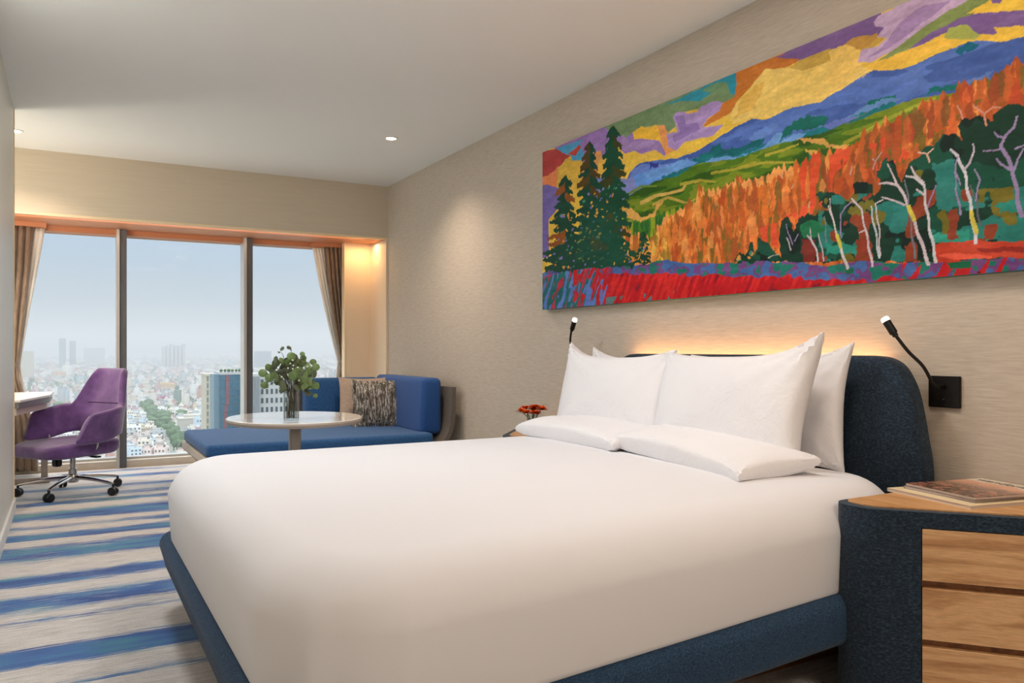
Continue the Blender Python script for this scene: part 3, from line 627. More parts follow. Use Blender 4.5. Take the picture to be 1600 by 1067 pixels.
def build_painting():
    img, y0, y1, z0, z1, nx, nz = paint()
    t = thing('landscape_painting', 'wide unframed canvas of autumn trees and blue mountains above the headboard', 'painting', (PX, (y0+y1)/2, z0))
    me = bpy.data.meshes.new('painted_face')
    ys = np.linspace(y1, y0, nx+1); zs = np.linspace(z0, z1, nz+1)
    A, Bz = np.meshgrid(ys, zs); co_ = np.empty(((nx+1)*(nz+1), 3), np.float32)
    co_[:, 0] = 0; co_[:, 1] = A.ravel()-(y0+y1)/2; co_[:, 2] = Bz.ravel()-z0
    i = np.arange(nx*nz); r = i//nx; c = i % nx; a = r*(nx+1)+c
    fc = np.stack([a, a+1, a+nx+2, a+nx+1], 1).astype(np.int32)
    me.vertices.add(len(co_)); me.vertices.foreach_set('co', co_.ravel())
    me.loops.add(len(fc)*4); me.loops.foreach_set('vertex_index', fc.ravel())
    me.polygons.add(len(fc)); me.polygons.foreach_set('loop_start', np.arange(0, len(fc)*4, 4, dtype=np.int32))
    me.update(calc_edges=True)
    pad = np.zeros((nz+1, nx+1, 4), np.float32); s = np.clip(img/255, 0, 1)
    l_ = np.where(s <= .04045, s/12.92, ((s+.055)/1.055)**2.4)
    pad[:nz, :nx, :3] = l_; pad[nz, :nx, :3] = l_[-1]; pad[:nz, nx, :3] = l_[:, -1]; pad[nz, nx, :3] = l_[-1, -1]; pad[..., 3] = 1
    at = me.color_attributes.new('paint', 'FLOAT_COLOR', 'POINT'); at.data.foreach_set('color', pad.ravel())
    m = mat('acrylic_paint', (200, 120, 60), .6, spec=.2)
    an = N(m, 'ShaderNodeAttribute'); an.attribute_name = 'paint'; L(m, an.outputs['Color'], pb(m).inputs['Base Color'])
    nn = noise(m, (1, 1, 1), 90, 4, .6); bump(m, nn.outputs[0], .15, .002)
    me.materials.append(m)
    o = bpy.data.objects.new('painted_face', me); C.objects.link(o); o.parent = t
    w = (y1-y0)/2; b_ = B(); box(b_, .001, WX-PX-.002, -w, w, 0, z1-z0)
    obj('canvas_sides', b_, mat('canvas_side', (40, 110, 96), .8), t, False)
build_painting()

# ------------------------------------------------------------------ bed
BC = 2.68
def kside(x): return float(np.interp(x, [.3, .7, 1.1, 1.5, 1.9, 2.2, 2.7], [1.10, 1.18, 1.205, 1.16, 1.07, 1.0, .96]))
def bed():
    t = thing('platform_bed', 'wide upholstered navy bed made up with a white duvet, facing the window side', 'bed', (0, 0, 0))
    # mattress and white cover, one soft rounded block
    bm = B(); x0, x1, hy = .375, 2.60, .99
    slab(bm, (x0+x1)/2, BC, (x1-x0)/2, hy, .26, .305, .645, .125, k=26, es=10, fill=16, er0=.04)
    for v in bm.verts:
        x, y, z = v.co
        dome = max(0, 1-((x-1.45)/1.15)**4)*max(0, 1-((y-BC)/1.0)**4)
        if z > .5: z += .012*dome
        y = BC+(y-BC)*(kside(x) if y < BC else 1.0-.03*(x < .4))
        # gentle bulge of the draped sides
        f = (z-.285)/.36
        out = .030*math.sin(max(0, min(1, f))*PI)
        if abs(y-BC) > .7: y += math.copysign(out, y-BC)
        if x < .8: x -= out
        z += .004*math.sin(x*9+y*3)*math.sin(y*7)
        if x < .75 and abs(y-BC) > .72:      # soft folds where the cover turns the foot corners
            ca = math.atan2(abs(y-BC)-.73, .64-x); fo = .018*math.sin(ca*13+.6)*math.exp(-((ca-.95)/.35)**2)*max(0, min(1, (.60-z)/.2))
            x -= fo*math.cos(ca); y += math.copysign(fo*math.sin(ca), y-BC)
        v.co = (x, y, z)
    obj('duvet', bm, M_linen, t)
    # upholstered platform
    bm = B(); slab(bm, 1.49, BC+.0, 1.16, 1.035, .16, .175, .336, .045, k=8, es=5, fill=3)
    for v in bm.verts:
        x, y, z = v.co
        y = BC+(y-BC)*(kside(x)+.012 if y < BC else 1.0)
        if z < .24: x += .02*(1 if x < 1 else 0)
        v.co = (x, y, z)
    obj('platform', bm, M_navy, t)
    bm = B(); box(bm, .62, 2.6, 1.92, 3.4, 0, .18); obj('plinth', bm, M_dkwood, t, False)
    # headboard
    yc = 2.70; half = [(.95, 0), (.95, .60), (.928, .78), (.90, .92), (.872, .99), (.835, 1.04), (.78, 1.067), (.71, 1.074)]
    pts = [(yc-a, z) for a, z in half]+[(yc+a, z) for a, z in reversed(half)]
    pts = [(q.y, max(q.z, 0)) for q in bez([(0, y, z) for y, z in pts[:8]], 5)]+[(q.y, max(q.z, 0)) for q in bez([(0, y, z) for y, z in pts[8:]], 5)]
    rs = []
    for k in range(10):
        q = k/9*PI/2; ins = .035*(1-math.sin(q)); x = 2.655+.035*(1-math.cos(PI/2-q)) if False else 2.655+.035*(1-math.sin(PI/2-q))
        rs.append([(x, yc+(y-yc)*(1-(.035-ins)*0-(ins)/1.0), z*(1-ins/1.07)) for y, z in pts])
    rs.append([(2.735, y, z) for y, z in pts])
    bm = B(); rings(bm, rs); obj('headboard', bm, M_navy2, t, angle=60)
    bm = B(); box(bm, 2.735, WX-.002, 1.98, 3.60, .3, 1.03); obj('headboard_bracket', bm, M_dkwood, t, False)
    bm = B(); box(bm, 2.745, 2.80, 2.0, 3.58, 1.035, 1.043)
    obj('light_strip', bm, mat('warm_led', (255, 200, 140), .5, emit=(1, .50, .20), es=9), t, False)
bed()

def pillow_mesh(w, h, T, seed, pinch=.05, ears=.03, n=34, wr=1.0, full=1.0, ear4=None):
    # ear4: how far the corners (top left, top right, bottom left, bottom right) are drawn out
    r = random.Random(seed); bm = B()
    ph = [r.uniform(0, 6.28) for _ in range(8)]
    def pt(i, j, s):
        a = math.sin(PI/2*(-1+2*i/n)); b = math.sin(PI/2*(-1+2*j/n))
        px = a*w/2*(1-pinch*(1-b*b)*abs(a)**3); py = b*h/2*(1-pinch*1.2*(1-a*a)*abs(b)**3)
        c = (abs(a)*abs(b))**6; px *= 1+ears*c; py *= 1+ears*c*1.5
        if ear4: q_ = ear4[(0 if b > 0 else 2)+(1 if a > 0 else 0)]*(abs(a)*abs(b))**4; py += math.copysign(q_, b); px += math.copysign(q_*.25, a)
        th = T*((1-a*a)**.5*(1-b*b)**.45)**(.85*full) if abs(a) < 1 and abs(b) < 1 else 0
        wz = 0
        if th > 0:
            rad = min(1, math.hypot(abs(a)-1, abs(b)-1)/.9)
            ang = math.atan2(1-abs(b), 1-abs(a)+1e-4)
            wz = .006*wr*math.sin(ang*13+ph[int(a > 0)+2*int(b > 0)])*math.exp(-rad*1.8)*min(1, th/.02)
            wz += .004*wr*math.sin(a*4+ph[4])*math.sin(b*3.3+ph[5])
        return Vector((px, s*(th+wz*s*1 if th else 0), py))
    V = {}
    for s in (-1, 1):
        for i in range(n+1):
            for j in range(n+1):
                ed = i in (0, n) or j in (0, n)
                if ed and s == 1: V[(s, i, j)] = V[(-1, i, j)]; continue
                V[(s, i, j)] = bm.verts.new(pt(i, j, s))
    for s in (-1, 1):
        for i in range(n):
            for j in range(n):
                q = [V[(s, i, j)], V[(s, i+1, j)], V[(s, i+1, j+1)], V[(s, i, j+1)]]
                if len(set(q)) >= 3: bm.faces.new(q if s == -1 else q[::-1])
    return bm
def place(o, c, xdir, updir):
    """local x -> xdir, local z -> updir, local -y faces the viewer side"""
    x = Vector(xdir).normalized(); u = Vector(updir); u = (u-x*u.dot(x)).normalized(); y = u.cross(x)
    o.matrix_world = Matrix(((x.x, y.x, u.x, c[0]), (x.y, y.y, u.y, c[1]), (x.z, y.z, u.z, c[2]), (0, 0, 0, 1)))
PW = .90
def pil(label, c, xd, ud, w=PW, h=.50, T=.085, seed=1, **k):
    o = obj('pillow', pillow_mesh(w, h, T, seed, **k), M_pillow); tag(o, label, 'pillow', 'white bed pillows'); place(o, c, xd, ud); return o
pil('white pillow at the back right, showing only its right end against the headboard', (2.55, 2.41, .855), (.0, -1, .0), (.08, 0, 1), w=.86, h=.43, T=.07, seed=11, wr=1, ears=.01, ear4=(.0, .055, 0, .0), full=.8)
pil('white pillow at the back left, one corner showing above the front one', (2.55, 3.20, .85), (0, -1, 0), (.08, 0, 1), w=.86, h=.42, T=.07, seed=12, ears=.01, ear4=(.05, 0, 0, 0), full=.8)
pil('white pillow standing upright on the left half of the bed', (2.40, 3.26, .86), (.02, -1, 0), (.24, 0, 1), w=.84, h=.42, T=.09, seed=3, wr=1.3, ears=.01, ear4=(.075, .03, .02, .02), full=.8)
pil('white pillow standing upright on the right half of the bed, its right corner peaked', (2.38, 2.44, .865), (-.09, -1, .01), (.24, 0, 1), w=.90, h=.43, T=.10, seed=4, wr=1.3, ears=.01, ear4=(.02, .085, .03, .03), full=.8)
pil('white pillow lying flat in front of the left upright pillow', (2.20, 3.18, .70), (.0, -1, 0), (1, .0, .10), w=.86, h=.28, T=.062, seed=5, ears=.0, ear4=(.01, .01, .015, .03), full=.6, pinch=.03)
pil('white pillow lying flat in front of the right upright pillow', (2.19, 2.375, .70), (-.10, -1, -.035), (1, .0, .10), w=.90, h=.29, T=.066, seed=6, ears=.0, ear4=(.01, .03, .02, .05), full=.6, pinch=.03)

# ------------------------------------------------------------------ bedside tables
NZ = .62
def nightstand(label, mirror=False):
    t = thing('bedside_table', label, 'bedside table', (2.45, 1.45 if not mirror else 3.95, 0), group=None)
    raw = [(2.10, 1.685), (2.085, 1.56), (2.185, 1.447), (2.80, .725), (2.815, .725), (2.815, 1.685)]
    rad = [.09, .09, .05, .04, 0, 0]
    oy = 1.45 if not mirror else 3.95
    def tr(pts):
        if mirror: pts = [(x, 5.40-y) for x, y in pts][::-1]
        return [(x-2.45, y-oy) for x, y in pts]
    out = round_poly(raw, rad)
    # upholstered body: curved side, top band; the drawer opening is cut as three fronts set into it
    A0, A1 = Vector((2.185, 1.447)), Vector((2.80, .725)); d = (A1-A0).normalized(); nrm = Vector((d.y, -d.x))  # outward
    if nrm.x > 0: nrm = -nrm
    lo, hi_ = .006, .80
    body = [(2.10, 1.685), (2.085, 1.56), tuple(A0), tuple(A0+d*lo), tuple(A0+d*lo-nrm*.03), tuple(A0+d*hi_-nrm*.03), tuple(A0+d*hi_), tuple(A1), (2.815, .725), (2.815, 1.685)]
    bod = round_poly(body, [.09, .09, .02, 0, 0, 0, 0, .01, 0, 0])
    bm = B(); poly_prism(bm, tr(bod), .0, .574); obj('body', bm, M_navy2, t, angle=50)
    bm = B(); poly_prism(bm, tr(out), .574, NZ, .012); obj('top_band', bm, M_navy2, t, angle=50)
    ins = round_poly([(2.135, 1.672), (2.125, 1.57), (2.205, 1.475), (2.80, .78), (2.812, .78), (2.812, 1.672)], [.08, .08, .05, .03, 0, 0])
    bm = B(); poly_prism(bm, tr(ins), NZ-.004, NZ+.004, .002, 2); obj('wood_top', bm, M_oaktop, t, angle=50)
    for k in range(3):
        z1_ = .571-k*.173; z0_ = z1_-.151
        q = [A0+d*(lo+.003), A0+d*(hi_-.003), A0+d*(hi_-.003)-nrm*.028, A0+d*(lo+.003)-nrm*.028]
        bm = B(); poly_prism(bm, tr([tuple(v) for v in q]), z0_, z1_, .0015, 1)
        dr = obj('drawer', bm, M_oak, t, angle=40)
        q = [A0+d*(lo+.003)-nrm*.018, A0+d*(hi_-.003)-nrm*.018, A0+d*(hi_-.003)-nrm*.029, A0+d*(lo+.003)-nrm*.029]
        bm = B(); poly_prism(bm, tr([tuple(v) for v in q]), z0_-.021, z0_); obj('finger_groove', bm, M_dkwood, dr, False)
    return t
nightstand('curved bedside table in navy fabric with three oak drawers, nearest the camera')
nightstand('bedside table on the far side of the bed, holding orange flowers', True)

# ------------------------------------------------------------------ magazines on the near table
def quad_box(name, p, z0, z1, m, parent=None, bev=0):
    bm = B(); poly_prism(bm, p, z0, z1, bev, 1); return obj(name, bm, m, parent, False)
def cover_mat():
    m = mat('magazine_cover', (200, 150, 110), .25, spec=.5)
    t = N(m, 'ShaderNodeTexCoord'); s = N(m, 'ShaderNodeSeparateXYZ'); L(m, t.outputs['Object'], s.inputs[0])
    n = noise(m, (1, 1, 1), 16, 4, .6, dist=.5)
    a = N(m, 'ShaderNodeMath', operation='MULTIPLY_ADD'); a.inputs[1].default_value = .12; L(m, n.outputs[0], a.inputs[0]); L(m, s.outputs['X'], a.inputs[2])
    r = ramp(m, a.outputs[0], [(.0, (76,70,52)), (.08, (56,56,44)), (.14, (92,70,56)), (.18, (176,130,100)), (.215, (128,100,86)), (.25, (190,140,116)), (.28, (222,160,128)), (.318, (232,178,144)), (.324, (234,218,192)), (.5, (238,226,204))])
    n2 = noise(m, (1, 1, 1), 55, 3, .6); r2 = ramp(m, n2.outputs[0], [(.45, (60,48,36)), (.62, (214,138,110))])
    k = N(m, 'ShaderNodeMapRange'); k.inputs['From Min'].default_value = .19; k.inputs['From Max'].default_value = .21
    k.inputs['To Min'].default_value = .6; k.inputs['To Max'].default_value = 0
    L(m, a.outputs[0], k.inputs[0])
    mx = N(m, 'ShaderNodeMix', data_type='RGBA'); L(m, k.outputs[0], mx.inputs[0]); L(m, r.outputs[0], mx.inputs[6]); L(m, r2.outputs[0], mx.inputs[7])
    L(m, mx.outputs[2], pb(m).inputs['Base Color']); return m
M_cover = cover_mat(); M_paper = textured('page_edges', [(196,178,170), (226,212,204)], (1, 1, 60), 8, .8, .1, .001)
M_cream = mat('cream_board', (238, 218, 176), .5)
def magazine(name, label, org, ang, w, h, z, th, cover, title=None, group=None, cat='magazine'):
    t = thing(name, label, cat, (org[0], org[1], z), ang, group)
    # local x runs from the foot to the head of the cover, local -y along its width
    bm = B(); box(bm, .002, h-.002, -w+.002, -.001, .001, th-.001); obj('pages', bm, M_paper, t, False)
    bm = B(); box(bm, 0, h, -w, 0, th-.001, th, ); box(bm, 0, h, -w, 0, 0, .001); box(bm, 0, h, -.001, 0, 0, th); obj('cover', bm, cover, t, False)
    if title:
        cu = bpy.data.curves.new('title', 'FONT'); cu.body = title; cu.size = .052; cu.extrude = .0002
        tx = bpy.data.objects.new('title', cu); C.objects.link(tx)
        dg = bpy.context.evaluated_depsgraph_get(); me = bpy.data.meshes.new_from_object(tx.evaluated_get(dg))
        bpy.data.objects.remove(tx); me.materials.append(mat('title_ink', (40, 40, 44), .5))
        tw = max(v.co.x for v in me.vertices); sc_ = (w*.84)/tw
        o = bpy.data.objects.new('title', me); C.objects.link(o); o.parent = t
        o.scale = (sc_, 1.15, 1); o.rotation_euler = (0, 0, -PI/2); o.location = (h-.052, -.02, th+.0002)
    return t
ang = math.atan2(1.716-1.65, 2.77-2.43)
quad = (2.383, 1.392)
a_dir = Vector((2.43-2.384, 1.65-1.393)).normalized()       # width direction, from front corner to left corner
ang = math.atan2(a_dir.y, a_dir.x)-PI/2
magazine('board_tray', 'thin cream board lying lowest under the magazines on the near bedside table', (2.396, 1.70), ang-.02, .325, .36, NZ+.004, .011, M_cream, cat='tray')
magazine('magazine', 'lower magazine of the pair, its cover hidden, above the cream board', (2.432, 1.665), ang+.01, .268, .335, NZ+.015, .009, mat('grey_cover', (150, 140, 140), .3))
magazine('magazine', 'top magazine with a landscape cover and dark title on a cream strip', (2.436, 1.662), ang-.035, .272, .325, NZ+.0245, .009, M_cover, 'wanderlust')

# ------------------------------------------------------------------ reading lamps
def reading_lamp(label, base, pts, headdir, hl=.058, switch=True):
    t = thing('reading_lamp', label, 'wall lamp', base, group='black gooseneck reading lamps')
    bx, by, bz = base
    bm = B(); box(bm, -.012, 0, -.06, .06, -.058, .058, bev=.002); obj('wall_plate', bm, M_blackm, t, False)
    bm = B(); tube(bm, [(-.012, -.0, .02), (-.05, 0, .02)], .009, 14); obj('joint', bm, M_blackm, t)
    bm = B(); tube(bm, bez([Vector(p)-Vector(base) for p in pts], 10), .0062, 12); obj('gooseneck', bm, M_blackm, t)
    e_ = Vector(pts[-1])-Vector(base); d = Vector(headdir).normalized()
    bm = B(); tube(bm, [e_-d*.012, e_-d*.0119, e_, e_+d*.001, e_+d*hl], [.006, .0105, .0105, .0145, .0145], 20); obj('head', bm, M_blackm, t)
    bm = B(); tube(bm, [e_+d*hl, e_+d*(hl+.012), e_+d*(hl+.016)], [.0142, .0142, .010], 20)
    obj('lens', bm, mat('lamp_lens', (255, 245, 225), .5, emit=(1, .86, .68), es=6), t)
    if switch:
        bm = B(); tube(bm, [(-.012, 0, -.028), (-.017, 0, -.028)], [.0045, .0035], 12); obj('switch', bm, M_chrome, t)
def ray(u, v, x):                                     # world point on the plane x=const seen at a measured spot
    R = (u-800)/F; t = x/(SW+CW*R); return (x, (CW-SW*R)*t, EYE-(v-545)/F*t)
b0 = (WX-.001, 1.762, .942)
p = [(WX-.05, 1.762, .962), ray(1456, 596, 2.74), ray(1442, 572, 2.70), ray(1420, 550, 2.66), ray(1404, 530, 2.63), ray(1397, 521, 2.62)]
h0 = Vector(ray(1397, 521, 2.62)); h1 = Vector(ray(1383, 499, 2.61))
reading_lamp('black gooseneck reading lamp on a square wall plate right of the headboard', b0, p, h1-h0, (h1-h0).length*.86)
b1 = (WX-.001, 3.93, .942)
p = [(WX-.05, 3.93, .962), (2.73, 3.80, .98), ray(904, 562, 2.68), ray(892, 538, 2.64), ray(892, 522, 2.62), ray(894, 514, 2.62)]
h0 = Vector(ray(894, 514, 2.62)); h1 = Vector(ray(898, 500, 2.61))
reading_lamp('black gooseneck reading lamp rising behind the left pillows', b1, p, h1-h0, .062)

# ------------------------------------------------------------------ flowers on the far bedside table
def flowers():
    bx, by = 2.44, 4.10
    v = thing('flower_vase', 'small clear glass vase on the far bedside table, holding orange flowers', 'vase', (bx, by, NZ+.004))
    obj('glass', lathe(B(), [(.0, .0), (.028, 0), (.032, .01), (.034, .085), (.031, .085), (.029, .012), (.0, .01)], n=28, c0=False, c1=False), M_vase, v)
    M_or = textured('orange_petal', [(214,60,14), (244,104,24), (252,146,48)], (1, 1, 1), 60, .6, .1, .001)
    M_st = mat('flower_stem', (70, 92, 40), .6)
    r = random.Random(2)
    for k in range(9):
        a = k*2*PI/7; rr = .056 if k < 7 else .018
        ox, oy, oz = rr*math.cos(a)*1.1, rr*math.sin(a)*1.1, .092+.022*r.random()+(.022 if k > 6 else 0)
        f = thing('orange_flower', 'orange flower with many petals in the small vase', 'flower', (bx, by, NZ+.004), group='orange flowers on the far bedside table')
        bm = B(); tube(bm, bez([(ox*.2, oy*.2, .012), (ox*.4, oy*.4, .06), (ox*.9, oy*.9, oz-.008)], 5), .0022, 6); obj('stem', bm, M_st, f)
        bm = B()
        for ring, (nP, L_, lift) in enumerate(((13, .040, .0), (12, .034, .45), (9, .024, 1.0))):
            for q in range(nP):
                b_ = 2*PI*(q+.5*ring)/nP+r.uniform(-.1, .1); ce = Vector((ox, oy, oz)); dr = Vector((math.cos(b_), math.sin(b_), 0)); sd = Vector((-dr.y, dr.x, 0)); up = Vector((0, 0, 1))
                P_ = [ce+sd*.003, ce+dr*L_*.5+sd*.012+up*L_*.5*lift, ce+dr*L_*.9+sd*.006+up*L_*.75*lift+up*r.uniform(-.004, .006), ce+dr*L_*.9-sd*.006+up*L_*.75*lift, ce+dr*L_*.5-sd*.012+up*L_*.5*lift, ce-sd*.003]
                vv = [bm.verts.new(x) for x in P_]; bm.faces.new(vv[:2]+vv[4:]); bm.faces.new(vv[1:5])
        obj('petals', bm, M_or, f)
flowers()

# ------------------------------------------------------------------ daybed
def daybed():
    t = thing('daybed', 'blue L-shaped upholstered daybed along the window and side wall', 'sofa', (1.7, 6.5, 0))
    def loc(bm): bmesh.ops.translate(bm, verts=bm.verts, vec=(-1.7, -6.5, 0)); return bm
    bm = B(); slab(bm, 1.70, 6.45, .86, .63, .05, .335, .425, .03, fill=8)
    for v in bm.verts:
        if v.co.z > .4: v.co.z += .006*math.cos((v.co.x-1.7)*1.5)
    obj('seat_cushion', loc(bm), M_blue, t)
    bm = B(); slab(bm, 2.20, 7.16, .34, .085, .04, .425, .835, .035, fill=3); obj('back_cushion', loc(bm), M_blue, t)
    bm = B(); slab(bm, 2.60, 6.53, .085, .575, .04, .40, .862, .045, fill=3)
    for v in bm.verts:
        if v.co.x < 2.6: v.co.x -= .04*max(0, (.6-v.co.z))/.2*.6
    obj('side_cushion', loc(bm), M_blue2, t)
    # curved shell: one bent sheet that runs under the seat and up the wall side
    prof = [(.84, .30), (2.45, .30), (2.58, .32), (2.66, .38), (2.70, .47), (2.715, .60), (2.72, .79)]
    pr = bez([(a, 0, b) for a, b in prof], 6); th = .035; outl = []; inn = []
    for i, p_ in enumerate(pr):
        d = (pr[min(i+1, len(pr)-1)]-pr[max(i-1, 0)]).normalized(); n_ = Vector((-d.z, 0, d.x))
        outl.append(p_-n_*th*.9); inn.append(p_+n_*th*.1)
    loop = [(q.x, q.z) for q in outl]+[(q.x, q.z) for q in reversed(inn)]
    bm = B(); rings(bm, [[(x, y, z) for x, z in loop] for y in (5.83, 7.26)]); obj('shell', loc(bm), M_shell, t, angle=40)
    bm = B(); box(bm, 1.80, 2.62, 7.245, 7.285, .30, .80, bev=.01); obj('back_panel', loc(bm), M_shell, t, False)
    bm = B(); box(bm, .835, .865, 5.82, 7.12, .275, .335, bev=.004); obj('frame_rail', loc(bm), M_curb, t, False)
    for x, y in ((.95, 5.93), (2.5, 5.93), (.95, 7.0), (2.5, 7.0)):
        bm = B(); box(bm, x-.02, x+.02, y-.02, y+.02, 0, .275); obj('leg', loc(bm), M_steel, t, False)
daybed()
M_beige = textured('beige_cushion', [(176,152,132), (196,174,154)], (1, 1, 1), 80, .9, .2, .002)
o = obj('cushion', pillow_mesh(.44, .42, .06, 21, pinch=.04, ears=.03), M_beige); tag(o, 'plain beige cushion behind the shaggy one on the daybed', 'cushion'); place(o, (2.325, 6.86, .635), (.90, -.28, .0), (.0, .28, 1))
def fur():
    m = mat('shaggy_fur', (110, 104, 96), .9, sheen=.3)
    n = noise(m, (14, 14, 2.6), 4.5, 5, .7, dist=.8)
    r = ramp(m, n.outputs[0], [(.34, (34,36,38)), (.46, (88,82,72)), (.53, (150,138,122)), (.60, (232,229,222))])
    L(m, r.outputs[0], pb(m).inputs['Base Color']); bump(m, n.outputs[0], .6, .01)
    bm = pillow_mesh(.42, .40, .07, 22, pinch=.03, ears=.04)
    o = obj('shaggy_cushion', bm, m); tag(o, 'shaggy grey and brown cushion in front on the daybed', 'cushion')
    r_ = random.Random(9); b2 = B(); me = o.data; polys = list(me.polygons)
    for k in range(5200):
        p_ = polys[r_.randrange(len(polys))]; c = p_.center; nn = p_.normal
        if nn.y > .3: continue
        ln = r_.uniform(.02, .045); s = Vector((1, 0, 0))*.0016
        tip = c+nn*ln*.35+Vector((r_.uniform(-.008, .008), 0, -ln))
        c2 = c+nn*ln*.28+Vector((0, 0, -ln*.4))
        a = [b2.verts.new(x) for x in (c-s, c+s, c2+s, tip, c2-s)]; b2.faces.new(a)
    f = obj('fur_pile', b2, m, o, False); f['kind'] = 'stuff'
    place(o, (2.37, 6.62, .628), (.95, -.22, .0), (.03, .20, 1))
fur()

# ------------------------------------------------------------------ round table with a leafy vase
TX, TY, TZ = 1.05, 4.22, .74
def table():
    t = thing('round_table', 'round white-topped pedestal table in front of the daybed', 'table', (TX, TY, 0))
    def el(prof, m, nm):
        bm = lathe(B(), prof, n=72)
        for v in bm.verts: v.co.x *= .345/.40; 
        return obj(nm, bm, m, t)
    el([(.0, TZ-.0001), (.388, TZ)][::-1]+[], M_top, 'unused') if False else None
    el([(.36, TZ-.030), (.392, TZ-.026), (.400, TZ-.012), (.398, TZ-.003)], M_toped, 'edge_band')
    el([(.398, TZ-.003), (.394, TZ), (.2, TZ), (.01, TZ)], M_top, 'tabletop')
    bm = B(); slab(bm, 0, 0, .029, .029, .012, .02, TZ-.03, .002, k=4, es=2); obj('post', bm, M_steel, t)
    obj('base', lathe(B(), [(.27, 0), (.27, .012), (.255, .018), (.05, .024), (.01, .024)], n=48), M_steel, t)
table()
def plant():
    bx, by = .985, 4.03
    v = thing('glass_vase', 'clear glass vase on the round table, holding leafy branches', 'vase', (bx, by, TZ))
    obj('glass', lathe(B(), [(.0, .0), (.036, 0), (.039, .004), (.039, .165), (.0365, .165), (.0365, .008), (.0, .008)], n=36, c0=False, c1=False), M_vase, v)
    obj('water', lathe(B(), [(.036, .009), (.036, .09)], n=30), M_water, v)
    p = thing('eucalyptus_branches', 'bunch of round-leaved green branches standing in the glass vase', 'plant', (bx, by, TZ))
    M_leaf = textured('leaf_green', [(84,108,66), (112,134,84), (146,160,108)], (1, 1, 1), 20, .5, .1, .001)
    M_leafd = textured('leaf_dark', [(84,94,76), (106,114,90)], (1, 1, 1), 20, .55, .1, .001)
    M_stem = mat('branch_brown', (84, 74, 48), .6); M_bud = mat('seed_bud', (206, 214, 190), .6)
    r = random.Random(31)
    meshes = []
    for k, (a, b, m_) in enumerate(((.021, .024, M_leaf), (.018, .021, M_leaf), (.016, .023, M_leafd), (.023, .026, M_leaf))):
        bm = B(); n = 12; c = bm.verts.new((0, 0, b*.9)); ring_ = []
        for i in range(n):
            q = 2*PI*i/n; x = a*math.sin(q)*(1-.12*math.cos(q)); z = b-b*math.cos(q); ring_.append(bm.verts.new((x, .006*(abs(x)/a)**2+.002, z)))
        for i in range(n): bm.faces.new((c, ring_[i], ring_[(i+1) % n]))
        me = bpy.data.meshes.new('leaf'); bm.to_mesh(me); bm.free(); me.materials.append(m_); me.shade_smooth(); meshes.append(me)
    ends = []
    S = 4.0/F                                         # metres per pixel at the vase, for reading branch tips off the photo
    def tip(u, v, dy): return ((u-456)*S*CW+dy*.2, dy+(u-456)*-S*SW*.0, (657-v)*S)
    tips = [(437,548,.03),(456,545,-.02),(480,556,.0),(490,566,.05),(492,578,-.05),(414,586,.03),(420,592,-.04),(428,580,.06),(424,574,0),(436,566,-.06),(446,572,.05),(458,560,-.05),(466,570,.06),(476,580,-.07),(498,592,.03),(492,604,-.03),(482,598,.07),(474,606,-.06),(416,602,.02),(434,612,-.05),(444,596,.07),(462,590,-.08),(495,617,.02),(480,612,.05),(430,597,.0),(452,582,.0),(470,592,0)]
    for ti, (u, v, dy) in enumerate(tips):
        T_ = Vector(tip(u, v, dy)); base = Vector((r.uniform(-.02, .02), r.uniform(-.02, .02), .012)); mid = Vector((T_.x*.25, T_.y*.25, .17))
        mid2 = Vector((T_.x*.62, T_.y*.6, .17+(T_.z-.17)*.62+.02))
        pts = bez([base, mid, mid2, T_], 5)
        bm = B(); tube(bm, pts, [.0017]*(len(pts)-3)+[.0012, .001, .0007], 5); obj('stem', bm, M_stem, p)
        def leaf(pos, s):
            o = bpy.data.objects.new('leaf', r.choice(meshes) if v > 552 else meshes[2]); C.objects.link(o); o.parent = p
            o.location = pos; s *= .62 if v <= 556 else 1; o.scale = (s, s, s)
            o.rotation_euler = (r.uniform(-.9, .5), r.uniform(-1.7, 1.7), r.uniform(-.8, .8))
        leaf(T_, .9)
        if v > 552 and u not in (414, 495, 416):
            for j in range(3):
                f = r.uniform(.72, 1.0); q = mid2.lerp(T_, (f-.6)/.4) if f > .6 else mid.lerp(mid2, f)
                leaf(q+Vector((r.uniform(-.016, .016), r.uniform(-.03, .03), r.uniform(-.022, .012))), r.uniform(.8, 1.15))
        else: leaf(T_-Vector((0, 0, .012)), .5)
    for u, v in ((457,563),(453,568),(458,571),(449,575),(457,576),(466,574),(438,588),(483,573),(468,594)):
        q = Vector(tip(u, v, -.09)); bm = B(); bmesh.ops.create_icosphere(bm, subdivisions=2, radius=.0045); bmesh.ops.translate(bm, verts=bm.verts, vec=q); obj('seed_bud', bm, M_bud, p)
plant()

